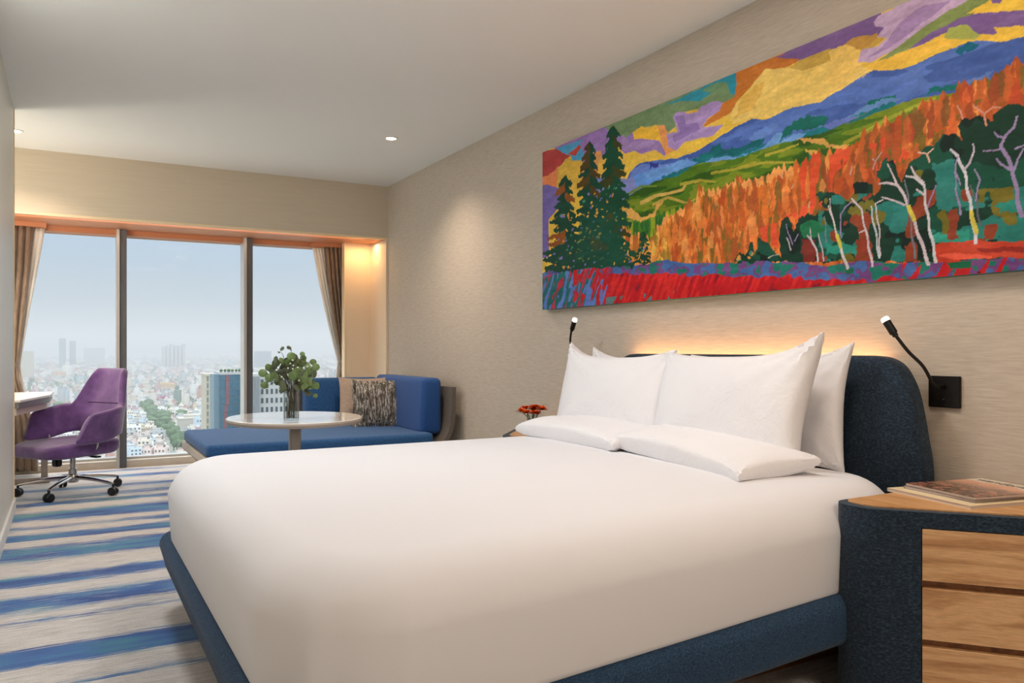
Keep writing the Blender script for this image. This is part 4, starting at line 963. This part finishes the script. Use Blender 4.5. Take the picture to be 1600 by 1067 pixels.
# ------------------------------------------------------------------ desk
def desk():
    t = thing('writing_desk', 'white-topped desk on a beige metal frame by the left curtain', 'desk', (-.5, 7.1, 0))
    def tr(p): return [(x+.5, y-7.1) for x, y in p]
    top = [(-1.25, 6.47), (-.285, 6.47), (-.115, 7.15), (-.10, 7.62), (-1.25, 7.62)]
    bm = B(); poly_prism(bm, tr(top), .728, .745, .003, 1); obj('desktop', bm, M_desk, t, False)
    top2 = [(-1.25, 6.475), (-.292, 6.475), (-.122, 7.15), (-.11, 7.61), (-1.25, 7.61)]
    bm = B(); poly_prism(bm, tr(top2), .685, .728); obj('desk_edge', bm, M_desked, t, False)
    fr = [(-1.22, 6.50), (-.31, 6.50), (-.14, 7.17), (-.12, 7.60), (-1.22, 7.60)]
    bm = B(); poly_prism(bm, tr(fr), .635, .685); obj('desk_frame', bm, M_deskfr, t, False)
    for x, y in ((-.165, 7.58), (-1.15, 7.58), (-1.15, 6.6)):
        bm = B(); box(bm, x+.5-.024, x+.5+.024, y-7.1-.024, y-7.1+.024, .04, .636, bev=.003); obj('leg', bm, M_toped, t, False)
    bm = B(); box(bm, -.68, .375, .445, .515, .0, .045, bev=.004); obj('foot_rail', bm, M_toped, t, False)
    bm = B(); box(bm, -.68, -.62, -.52, .445, .0, .045, bev=.004); obj('foot_rail', bm, M_toped, t, False)
desk()

# ------------------------------------------------------------------ office chair
def chair():
    t = thing('office_chair', 'purple upholstered swivel armchair on a chrome five-star base with black casters', 'chair', (.036, 6.90, 0), math.radians(214))
    # local x forward, y left
    # seat
    bm = B(); slab(bm, .04, 0, .30, .27, .12, .32, .405, .035, k=8, es=5, fill=8)
    for v in bm.verts:
        x, y, z = v.co; f = max(0, (x-.02)/.28)
        z += -.02*f*f+.012*(abs(y)/.25)**2*(1 if z > .37 else 0)
        if z < .36: z += .03*(1-abs(x-.03)/.3)*0-.028*max(0, 1-((x-.03)/.25)**2)*(1 if z < .36 else .3)
        v.co.z = z
    obj('seat', bm, M_purple, t)
    # wrap-around shell: arms sweep up into the back
    na, nh = 72, 22
    def path(s):                                      # s signed arclength from the middle of the back
        a = abs(s); sg = 1 if s >= 0 else -1; R_ = .155
        flat = .155
        if a < flat: return (-.235, s, sg)
        if a < flat+R_*PI/2:
            q = (a-flat)/R_; return (-.235+R_*(1-math.cos(q)), sg*(flat+R_*math.sin(q)), sg)
        return (-.235+R_+(a-flat-R_*PI/2), sg*(flat+R_), sg)
    SM = .155+.155*PI/2+.265
    def sm(x): x = min(max(x, 0), 1); return x*x*(3-2*x)
    def top(a):
        z = .945-(.945-.665)*sm((a-.20)/.10)
        z -= .05*max(0, (a-.33))/.25
        z -= .17*sm((a-(SM-.13))/.13)**2
        return z
    def bot(a): return .445-.045*sm((a-.25)/.25)+.012*sm((a-(SM-.05))/.05)
    outer, inner = [], []
    def shell_pt(s, h, off):
        a = abs(s); x, y, sg = path(s); x2, y2, _ = path(s+1e-3); d = Vector((x2-x, y2-y)).normalized(); n_ = Vector((-d.y, d.x))*-1
        zt, zb = top(a), bot(a); z = zb+(zt-zb)*h
        bk = 1-sm((a-.10)/.30); lean = -.27*max(0, z-.45)*bk-.03*bk*sm((.62-z)/.2)*0
        tp = 1-.22*max(0, (z-.66)/.28) if a < .34 else 1
        y *= tp; y += math.copysign(.04*max(0, z-.46)/.2*sm((a-.2)/.2), s) if a > 0 else 0
        return Vector((x+lean+n_.x*off, y+n_.y*off, z))
    T_ = .026
    bm = B(); G = {}
    prof = []
    for j in range(nh+1): prof.append((j/nh, 1))
    for j in range(nh, -1, -1): prof.append((j/nh, -1))
    rs = []
    for i in range(na+1):
        s = -SM+2*SM*i/na; endf = min(1, (SM-abs(s))/.03); endf = math.sqrt(max(0, 1-(1-endf)**2))*.9+.1
        r_ = []
        for h, sd in prof:
            e2 = min(h, 1-h)/.07; e2 = math.sqrt(max(0, 1-(1-min(e2, 1))**2))*.85+.15
            r_.append(shell_pt(s, h, sd*T_*endf*e2))
        rs.append(r_)
    rings(bm, rs); obj('shell_back', bm, M_purple, t, angle=80)
    # lumbar seam across the inside of the back
    pts = [shell_pt(s, .42, -T_*1.02) if False else shell_pt(s, (.675-bot(abs(s)))/(top(abs(s))-bot(abs(s))), sg_*T_*1.0) for sg_ in (-1,) for s in [(-.17+.34*k/16) for k in range(17)]]
    cen = shell_pt(0, .5, 0); pin = shell_pt(0, .5, T_); sgn = 1 if pin.x > cen.x else -1
    pts = [shell_pt(s, (.675-bot(abs(s)))/(top(abs(s))-bot(abs(s))), sgn*T_*1.0) for s in [(-.19+.38*k/16) for k in range(17)]]
    bm = B(); tube(bm, pts, .004, 6); obj('back_seam', bm, M_seam, t)
    # brackets, mechanism, column, base, casters
    for sg in (-1, 1):
        bm = B(); tube(bm, bez([(.0, sg*.17, .34), (.0, sg*.27, .355), (.0, sg*.293, .44)], 5), .009, 8); obj('arm_bracket', bm, M_chrome, t)
    bm = B(); box(bm, -.12, .10, -.06, .06, .285, .33, bev=.01); obj('tilt_mechanism', bm, M_black, t)
    bm = B(); tube(bm, [(0, .05, .30), (-.02, .22, .292)], .007, 8); box(bm, -.045, .0, .2, .27, .285, .297, bev=.003); obj('tilt_lever', bm, M_black, t)
    bm = B(); box(bm, .10, .15, -.03, .03, .22, .31, bev=.008); obj('tension_knob', bm, M_black, t)
    obj('gas_column', lathe(B(), [(.030, .10), (.030, .19), (.020, .192), (.020, .30)], n=24), M_chrome, t)
    obj('hub', lathe(B(), [(.036, .085), (.042, .095), (.042, .135), (.034, .15), (.02, .152)], n=28), M_chrome, t)
    a0 = math.radians(173-214)
    wheel_me = None; leg_me = None
    for k in range(5):
        a = a0+k*2*PI/5; d = Vector((math.cos(a), math.sin(a), 0)); s_ = Vector((-d.y, d.x, 0))
        rs = []
        for f in range(9):
            q = f/8; c = d*(.03+.33*q)+Vector((0, 0, .122-.035*q*q)); w = .022-.008*q; hh = .017-.006*q
            rs.append([c+s_*w*math.cos(g)+Vector((0, 0, 1))*hh*math.sin(g) for g in [2*PI*i/12 for i in range(12)]])
        lg = obj('base_leg', rings(B(), rs), M_chrome, t)
        c = d*.36+Vector((0, 0, .032)); b2 = a+random.uniform(-.7, .7); ax = Vector((-math.sin(b2), math.cos(b2), 0)); fr = Vector((math.cos(b2), math.sin(b2), 0))
        bm = B()
        for sd in (-1, 1):
            p0 = c+ax*sd*.006; p1 = c+ax*sd*.027; tube(bm, [p0, p0+(p1-p0)*.15, p1-(p1-p0)*.2, p1], [.028, .032, .032, .026], 20)
        tube(bm, [c+Vector((0, 0, .0)), c+Vector((0, 0, .052))], .009, 10)
        obj('caster', bm, M_black, lg)
chair()

# ------------------------------------------------------------------ curtains
def curtain(name, label, cat, m, rows, yc, nf, amp, parent=None, ph=0):
    """rows: (z, x_left, x_right)"""
    bm = B(); n = nf*10; R_ = []
    rows = sorted(rows, reverse=True)
    zs = []
    for (za, la, ra), (zb, lb, rb) in zip(rows, rows[1:]):
        k = max(2, int((za-zb)/.05))
        for i in range(k): q = i/k; q2 = q; zs.append((za+(zb-za)*q, la+(lb-la)*q2, ra+(rb-ra)*q2))
    zs.append(rows[-1]); w0 = rows[0][2]-rows[0][1]
    for z, l, r in zs:
        ww = r-l; sq = min(1.2, (w0/max(ww, .05))**.35)
        row = []
        for i in range(n+1):
            q = i/n; a = 2*PI*nf*q+ph+.4*math.sin(z*2+q*3)
            row.append(bm.verts.new((l+ww*q+.008*math.sin(a*1.0+1.3), yc+amp*sq*(math.sin(a)+.35*math.sin(2*a+z))*(1 if ww > .2 else ww/.2+.15), z)))
        R_.append(row)
    for a, b in zip(R_, R_[1:]):
        for i in range(n): bm.faces.new((a[i], a[i+1], b[i+1], b[i]))
    o = obj(name, bm, m, parent, angle=180)
    md = o.modifiers.new('thick', 'SOLIDIFY'); md.thickness = .003
    if not parent: tag(o, label, cat)
    return o
TB = .96
r_drape = curtain('drape', 'taupe tied-back drape at the right end of the window', 'curtain', M_taupe,
    [(2.165, 2.33, 2.66), (1.8, 2.37, 2.66), (1.4, 2.43, 2.66), (TB+.06, 2.505, 2.64), (TB, 2.515, 2.63), (TB-.1, 2.50, 2.65), (.4, 2.45, 2.68), (.03, 2.43, 2.68)], 8.19, 7, .022)
obj('tieback', lathe(B(), [(.07, TB-.02), (.074, TB), (.07, TB+.02)], 2.572, 8.19, 24, c0=False, c1=False), M_taupe, r_drape)
curtain('sheer_curtain', 'pale sheer curtain edge hanging beside the right drape', 'curtain', M_sheer,
    [(2.165, 2.225, 2.36), (1.8, 2.29, 2.42), (1.4, 2.385, 2.48), (TB+.06, 2.485, 2.54), (TB, 2.50, 2.55), (.4, 2.43, 2.5), (.03, 2.42, 2.5)], 8.235, 4, .012)
l_drape = curtain('drape', 'taupe tied-back drape at the left end of the window, behind the desk', 'curtain', M_taupe,
    [(2.165, -.72, -.27), (1.8, -.72, -.29), (1.4, -.72, -.33), (TB+.06, -.56, -.37), (TB, -.54, -.38), (TB-.12, -.56, -.37), (.5, -.62, -.28), (.1, -.66, -.23), (.03, -.66, -.23)], 8.09, 8, .026)
obj('tieback', lathe(B(), [(.09, TB-.02), (.094, TB), (.09, TB+.02)], -.46, 8.09, 24, c0=False, c1=False), M_taupe, l_drape)
curtain('sheer_curtain', 'pale sheer curtain edge hanging beside the left drape', 'curtain', M_sheer,
    [(2.165, -.40, -.18), (1.8, -.42, -.235), (1.4, -.44, -.30), (TB+.06, -.46, -.355), (TB, -.46, -.36), (.5, -.42, -.30), (.08, -.42, -.27)], 8.15, 5, .010)
bm = B(); box(bm, 2.2, 2.68, 8.15, 8.20, 2.165, SZ-.012); struct('trim_7', bm, M_soff)
bm = B(); box(bm, -.74, -.16, 8.05, 8.12, 2.165, SZ-.012); struct('trim_8', bm, M_soff)

def dl(c): return tuple(v*.78 for v in c)
# ------------------------------------------------------------------ the city below
GZ = -86.0
def dirn(u): R = (u-800)/F; return (SW+CW*R, CW-SW*R)
struct('ground', box(B(), -5000, 9000, 60, 14000, GZ-1, GZ), textured('city_ground', [(120,128,118), (160,160,150)], (1, 1, 1), .01, .9, 0, .1))
def facade_box(name, x0, x1, y0, y1, z0, z1, m, parent): return obj(name, box(B(), x0, x1, y0, y1, z0, z1), m, parent, False)
def tower(label, u0, u1, vtop, dist, depth, m, win=None, cols=0, floors=0, cat='building', rim=None, wmat=None, ww=.6, wh=.6, fz=None):
    (ax, ay), (bx, by) = dirn(u0), dirn(u1); x0 = ax/ay*dist; x1 = bx/by*dist
    tm = 1/((ay+by)/2)*dist; zt = EYE-(vtop-545)/F*tm
    t = thing('tower_block', label, cat, ((x0+x1)/2, dist, GZ)); W = (x1-x0)/2; H = zt-GZ
    facade_box('walls', -W, W, 0, depth, 0, H, m, t)
    facade_box('roof_parapet', -W-.3, W+.3, -.3, depth+.3, H-.6, H+.6, rim or m, t)
    if cols:
        fh = fz or 3.6; z = H-fh; k = 0
        while k < floors:
            for c in range(cols):
                cx = -W+2*W*(c+.5)/cols; hw_ = W/cols*ww
                o_ = bpy.data.objects.new('window', WIN(round(hw_, 3), round(fh*wh/2, 3), wmat)); C.objects.link(o_); o_.parent = t; o_.location = (cx, -.12, z+fh/2)
            z -= fh; k += 1
    return t, W, H
_w = {}
def WIN(hw, hh, m):
    k = (hw, hh, m.name)
    if k not in _w:
        bm = B(); box(bm, -hw, hw, 0, .3, -hh, hh); me = bpy.data.meshes.new('window'); bm.to_mesh(me); bm.free(); me.materials.append(m); _w[k] = me
    return _w[k]
M_tblue = mat('tower_spandrel', dl((78, 116, 136)), .35); M_tglass = mat('tower_glass', dl((60, 118, 146)), .12, spec=.8)
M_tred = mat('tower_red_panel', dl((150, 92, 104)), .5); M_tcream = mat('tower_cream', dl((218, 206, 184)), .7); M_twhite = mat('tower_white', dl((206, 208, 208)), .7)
M_tdark = mat('tower_dark_window', dl((70, 84, 94)), .2, spec=.8); M_tgrey = mat('tower_hazy_grey', dl((150, 165, 178)), .8); M_green = textured('tree_foliage', [(44,66,46), (66,92,58), (88,112,70)], (1, 1, 1), .5, .9, 0, .1)
tb, W_, H_ = tower('blue glass tower with dull red panels, just left of the right mullion', 343.5, 396, 583, 380, 14, M_tblue, cols=6, floors=13, wmat=M_tglass, ww=.86, wh=.8, rim=M_twhite)
for c, z in ((1.35, 0), (1.35, 1), (1.35, 2), (1.35, 3), (1.1, 4), (.95, 5), (.95, 6), (.9, 7), (.9, 8), (1.6, 9), (1.9, 10)):
    o_ = bpy.data.objects.new('red_panel', WIN(.75, 1.75, M_tred)); C.objects.link(o_); o_.parent = tb; o_.location = (-W_+2*W_*c/6, -.2, H_-3.6*(z+.5))
bm = B(); r_ = random.Random(4)
for k in range(9): 
    t_ = bmesh.new(); bmesh.ops.create_icosphere(t_, subdivisions=1, radius=r_.uniform(.7, 1.3)); bmesh.ops.translate(t_, verts=t_.verts, vec=(-W_+2*W_*(k+.5)/9, 1.5, H_+1.2)); join(bm, t_)
obj('roof_garden', bm, M_green, tb)
facade_box('side_wing', -W_-2.4, -W_, 1, 12, 0, H_-.4, mat('tower_wing', dl((118, 150, 168)), .4), tb)
tower('cream apartment block with green-grey windows left of the blue glass tower', 322, 337, 586, 430, 16, M_tcream, cols=3, floors=9, wmat=mat('green_grey_window', dl((120, 150, 148)), .3), ww=.5, wh=.7)
tower('narrow pale orange block at the foot of the blue glass tower', 335, 344, 627, 400, 12, mat('tower_peach', dl((226, 190, 150)), .7), cols=2, floors=6, wmat=M_tcream, ww=.5, wh=.5)
tower('white office block with rows of dark square windows behind the leafy branches', 406, 472, 590, 350, 18, M_twhite, cols=9, floors=9, wmat=M_tdark, ww=.48, wh=.55, fz=3.9)
tf, Wf, Hf = tower('pale striped slab with vertical fins right beside the right mullion', 392, 406, 586, 345, 18, M_twhite)
for k in range(5): facade_box('fin', -Wf+2*Wf*(k+.3)/5, -Wf+2*Wf*(k+.3)/5+.3, -.5, 0, 0, Hf-1, M_tgrey, tf)
tower('blue and white block seen between the vase and the daybed', 470, 488, 597, 360, 16, mat('tower_pale_blue', dl((150, 170, 200)), .6), cols=3, floors=8, wmat=M_tdark, ww=.4, wh=.5)
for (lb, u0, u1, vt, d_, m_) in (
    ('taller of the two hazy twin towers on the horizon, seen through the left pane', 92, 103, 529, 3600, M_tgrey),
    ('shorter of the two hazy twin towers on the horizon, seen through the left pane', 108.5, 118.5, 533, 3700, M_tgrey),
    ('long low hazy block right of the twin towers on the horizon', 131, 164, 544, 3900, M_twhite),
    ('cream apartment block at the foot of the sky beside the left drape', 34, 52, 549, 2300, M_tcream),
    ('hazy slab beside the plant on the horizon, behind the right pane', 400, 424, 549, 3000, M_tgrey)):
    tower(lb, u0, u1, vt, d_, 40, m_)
bx_ = bpy.data.objects
for k in range(6):
    t_, _, _ = tower('white hazy tower in the far row of six on the horizon', 254+k*6.2, 258.6+k*6.2, 540-(k in (2, 5))*2.5+(k == 0)*2, 3400, 30, M_twhite)
    t_['group'] = 'far row of six white towers'

# low houses: the nearest 288 one by one, the rest one mesh
cols_ = [('white', (226,226,222)), ('cream', (220,212,198)), ('grey', (176,180,182)), ('pale pink', (212,192,186)), ('pale blue', (184,198,208)), ('terracotta-roofed', (206,200,192))]
M_hwin = mat('house_window', dl((96, 108, 116)), .3); M_roofs = [mat('roof_grey', dl((150, 150, 148)), .8), mat('roof_pale', dl((206, 206, 200)), .8), mat('roof_blue', dl((140, 156, 168)), .7), mat('roof_tile', dl((176, 132, 116)), .8)]
protos = []
rp_ = random.Random(12)
for nm, c in cols_:
    hm = mat('house_'+nm.replace(' ', '_').replace('-', '_'), c, .8)
    for v_ in range(2):
        w, d_, h = rp_.uniform(7, 11), rp_.uniform(9, 13), rp_.uniform(9, 17)
        bm = B(); box(bm, -w/2, w/2, -d_/2, d_/2, 0, h); box(bm, -w/2, w/2, -d_/2, -d_/2+.4, h, h+.9); box(bm, -w/2, -w/2+.4, -d_/2, d_/2, h, h+.9); box(bm, w/2-.4, w/2, -d_/2, d_/2, h, h+.9)
        box(bm, -w*.3, w*.2, 0, d_*.4, h, h+2.6)
        ri = 3 if nm.startswith('terra') else v_ % 3
        box(bm, -w/2+.4, w/2-.4, -d_/2+.4, d_/2, h, h+.15, mi=1); box(bm, -w*.34, w*.24, -.3, d_*.43, h+2.6, h+2.9, mi=1)
        fl = int(h/3.3)
        for f_ in range(fl):
            for q in range(3): box(bm, -w/2+w*(q+.25)/3, -w/2+w*(q+.75)/3, -d_/2-.1, -d_/2, h-3.3*f_-2.6, h-3.3*f_-1.0, mi=2)
        t_ = bmesh.new(); bmesh.ops.create_cone(t_, cap_ends=True, segments=8, radius1=.8, radius2=.8, depth=1.6); bmesh.ops.translate(t_, verts=t_.verts, vec=(w*.3, d_*.2, h+1.2)); join(bm, t_, 1)
        me = bpy.data.meshes.new('city_house'); bm.to_mesh(me); bm.free()
        for m_ in (hm, M_roofs[ri], M_hwin): me.materials.append(m_)
        protos.append((nm, me))
rr = random.Random(77); cnt = 0
XS = (78, 98)
def in_street(x, y): return XS[0]-6 < x-(y-700)*.02 < XS[1]-6 and 660 < y < 1230
y_ = 655
house_pos = []
hidden = []
def pane(u): return 'left pane' if u < 188 else ('middle pane' if u < 386 else 'right pane')
while cnt < 290 and y_ < 1100:
    x_ = -.06*y_-10
    while x_ < .30*y_ and cnt < 290:
        R = ((x_/y_)*CW-SW)/(CW+(x_/y_)*SW); u_ = 800+F*R; v_ = 545+(EYE-GZ-10)/(y_/(CW-SW*R))*F
        ok = 62 < u_ < 530 and not (u_ > 296 and v_ > 672) and not (130 < u_ < 196 and v_ > 575) and not (320 < u_ < 490)
        if not in_street(x_, y_):
            s = rr.uniform(.75, 1.05); sx = s*rr.uniform(.8, 1.25); sz = rr.uniform(.55, 1.15); pk = rr.randrange(len(protos)); rz_ = rr.uniform(-.35, .35); yj = y_+rr.uniform(-2, 2)
            if ok:
                nm, me = protos[pk]
                o_ = bpy.data.objects.new('city_house', me); C.objects.link(o_)
                o_.location = (x_, yj, GZ); o_.rotation_euler = (0, 0, rz_); o_.scale = (sx, s, sz)
                hgt = 'tall' if sz > .95 else ('low' if sz < .72 else 'mid-height'); rowd = 'nearest' if y_ < 745 else ('second nearest' if y_ < 850 else 'farther')
                wd = 'wide' if sx > .95 else 'narrow'
                lb = f'{hgt} {wd} {nm} city house in the {rowd} rows, {pane(u_)}'
                tag(o_, lb, 'house', lb.replace('house', 'houses')); cnt += 1
            else: hidden.append((x_, yj, 9*sx, 11*s, 12*sz, rz_))
        x_ += rr.uniform(9, 15)
    y_ += rr.uniform(12, 15)
Y_NEAR = y_
def city_stuff():
    r = np.random.default_rng(3); items = list(hidden)
    y = Y_NEAR
    while y < 6500:
        step = 13 if y < 1500 else (20 if y < 2600 else 42); x = -.12*y-20
        while x < .36*y:
            if not in_street(x, y) and r.random() < .93:
                w = r.uniform(.5, 1.1)*step*.72; d = r.uniform(.6, 1.0)*step*.75; h = r.uniform(6, 17)*(1 if r.random() < .93 else 1.9)
                if y > 2600: h = r.uniform(8, 22)*(1 if r.random() < .95 else 1.8)
                items.append((x, y+r.uniform(-3, 3), w, d, h, r.uniform(-.3, .3)))
            x += step*r.uniform(.75, 1.2)
        y += step*r.uniform(.85, 1.1)
    for y, x0, x1 in ((480, 75, 180), (500, 70, 180), (560, 60, 200), (610, 50, 210)): pass
    it = np.array(items); n = len(it)
    base = np.array([(-.5,-.5,0),(.5,-.5,0),(.5,.5,0),(-.5,.5,0),(-.5,-.5,1),(.5,-.5,1),(.5,.5,1),(-.5,.5,1),(-.3,-.1,1),(.2,-.1,1),(.2,.35,1),(-.3,.35,1),(-.3,-.1,1.2),(.2,-.1,1.2),(.2,.35,1.2),(-.3,.35,1.2)])
    fb = np.array([(0,1,5,4),(1,2,6,5),(2,3,7,6),(3,0,4,7),(4,5,6,7),(8,9,13,12),(9,10,14,13),(10,11,15,14),(11,8,12,15),(12,13,14,15)])
    P_ = base[None]*it[:, None, 2:5]; ca, sa = np.cos(it[:, 5])[:, None], np.sin(it[:, 5])[:, None]
    X = P_[..., 0]*ca-P_[..., 1]*sa+it[:, 0:1]; Y_ = P_[..., 0]*sa+P_[..., 1]*ca+it[:, 1:2]; Z_ = P_[..., 2]+GZ
    V = np.stack([X, Y_, Z_], -1).reshape(-1, 3); Fc = (fb[None]+16*np.arange(n)[:, None, None]).reshape(-1, 4)
    pal = np.array([lin(c) for c in [(228,228,224),(216,210,200),(180,184,186),(212,190,184),(172,190,200),(190,146,130),(156,164,166),(232,228,216),(118,138,126),(214,202,180),(186,160,166),(226,226,224)]])
    wi = r.integers(0, 12, n); ri = r.integers(0, 12, n)
    fcn = np.empty((n, 10), int); fcn[:] = wi[:, None]; fcn[:, 4] = ri; fcn[:, 9] = (ri+3) % 12
    me = bpy.data.meshes.new('city_rooftops')
    me.vertices.add(len(V)); me.vertices.foreach_set('co', V.astype(np.float32).ravel()); me.loops.add(len(Fc)*4); me.loops.foreach_set('vertex_index', Fc.astype(np.int32).ravel())
    me.polygons.add(len(Fc)); me.polygons.foreach_set('loop_start', np.arange(0, len(Fc)*4, 4, dtype=np.int32)); me.update(calc_edges=True)
    cc = np.ones((len(Fc), 4, 4), np.float32); cc[..., :3] = pal[fcn.reshape(-1)][:, None, :]
    cc[..., :3] *= .55
    at = me.color_attributes.new('tone', 'FLOAT_COLOR', 'CORNER'); at.data.foreach_set('color', cc.ravel())
    m = mat('rooftop_mix', dl((200, 200, 200)), .85); an = N(m, 'ShaderNodeAttribute'); an.attribute_name = 'tone'; L(m, an.outputs['Color'], pb(m).inputs['Base Color'])
    me.materials.append(m); o = bpy.data.objects.new('city_rooftops', me); C.objects.link(o)
    tag(o, 'dense field of low city rooftops running to the hazy horizon', 'city', kind='stuff')
city_stuff()
# brighter landmarks among the roofs
for lb, u, v, w, d_, h, c in (('low building with a bright orange-red roof left of centre in the city', 237, 612, 22, 16, 12, (226,100,80)), ('pale orange building behind the orange-red roof', 258, 600, 30, 16, 22, (236,200,150)), ('magenta-fronted building in the middle of the city', 255, 622, 22, 14, 14, (196,96,140)), ('coral roofed building behind the purple chair', 210, 606, 22, 14, 12, (216,120,120)), ('pale yellow hall at lower left of the middle pane', 208, 668, 30, 24, 12, (212,206,178)), ('white house block right of the tree-lined street', 300, 652, 26, 22, 18, (226,218,204)), ('peach building in the left pane among pale roofs', 92, 582, 36, 20, 22, (234,192,158)), ('pale blue roofed hall low in the middle pane', 320, 668, 24, 16, 12, (150,190,205))):
    a, b = dirn(u); t_ = (EYE-GZ-h)/((v-545)/F); x, y = a*t_, b*t_
    bm = B(); box(bm, -w/2, w/2, -d_/2, d_/2, 0, h); box(bm, -w*.3, w*.3, -d_*.2, d_*.3, h, h+3); box(bm, -w/2-.4, w/2+.4, -d_/2-.4, d_/2+.4, h-.6, h+.2)
    o = obj('landmark_building', bm, mat('landmark_paint', dl(c), .8), None, False); o.location = (x, y, GZ); tag(o, lb, 'building')
# trees along the street, park trees further off
tms = []
for k in range(4):
    bm = B(); r2 = random.Random(k)
    for q in range(6):
        t_ = bmesh.new(); bmesh.ops.create_icosphere(t_, subdivisions=2, radius=r2.uniform(2.6, 4.2))
        for v in t_.verts: v.co *= 1+r2.uniform(-.16, .16)
        bmesh.ops.translate(t_, verts=t_.verts, vec=(r2.uniform(-3, 3), r2.uniform(-3, 3), r2.uniform(8, 13))); join(bm, t_)
    tube(bm, [(0, 0, 0), (0, 0, 9)], [.6, .35], 6)
    me = bpy.data.meshes.new('street_tree'); bm.to_mesh(me); bm.free(); me.materials.append(M_green); tms.append(me)
for k in range(60):
    y = 680+k*9.0; x = 84+(y-700)*.02+rr.uniform(-3, 3)+(k % 2)*7-3
    o_ = bpy.data.objects.new('street_tree', tms[k % 4]); C.objects.link(o_); o_.location = (x, y, GZ); o_.rotation_euler = (0, 0, rr.uniform(0, 6)); s = rr.uniform(.65, .95); o_.scale = (s, s, s*1.05)
    tag(o_, 'green tree in the tree-lined street running away through the city', 'tree', 'trees along the city street')
r_ = np.random.default_rng(8); bm = B()
for (u0, u1, v0, v1, n) in ((75, 150, 565, 574, 90), (150, 190, 566, 572, 20), (60, 110, 598, 606, 30), (200, 330, 566, 574, 60), (230, 300, 590, 660, 30), (395, 520, 560, 580, 60), (30, 180, 600, 640, 40)):
    for k in range(n):
        u = r_.uniform(u0, u1); v = r_.uniform(v0, v1); a, b = dirn(u); t_ = (EYE-GZ-12)/((v-545)/F); s = 9 if v < 580 else 6
        q = bmesh.new(); bmesh.ops.create_icosphere(q, subdivisions=1, radius=1)
        for vv in q.verts: vv.co = Vector((vv.co.x*s*r_.uniform(.8, 1.6), vv.co.y*s, vv.co.z*s*.8+12))+Vector((a*t_, b*t_, GZ))
        join(bm, q)
o = obj('park_trees', bm, M_green); tag(o, 'scattered belts of green trees between the far rooftops', 'trees', kind='stuff')
# haze over the city
hz = bpy.data.materials.new('city_haze'); hz.use_nodes = True; t_ = hz.node_tree; t_.nodes.clear()
oo = t_.nodes.new('ShaderNodeOutputMaterial'); sc_ = t_.nodes.new('ShaderNodeVolumeScatter'); sc_.inputs['Density'].default_value = .00027; sc_.inputs['Color'].default_value = (1, 1, 1, 1); sc_.inputs['Anisotropy'].default_value = 0
ab_ = t_.nodes.new('ShaderNodeVolumeAbsorption'); ab_.inputs['Color'].default_value = (0, 0, 0, 1); ab_.inputs['Density'].default_value = .00012
ad_ = t_.nodes.new('ShaderNodeAddShader'); t_.links.new(sc_.outputs[0], ad_.inputs[0]); t_.links.new(ab_.outputs[0], ad_.inputs[1]); t_.links.new(ad_.outputs[0], oo.inputs['Volume'])
o = obj('city_haze', box(B(), -4800, 8800, 160, 12000, GZ-.5, 160), hz, None, False); tag(o, 'pale haze lying over the whole city outside the window', 'haze', kind='stuff')
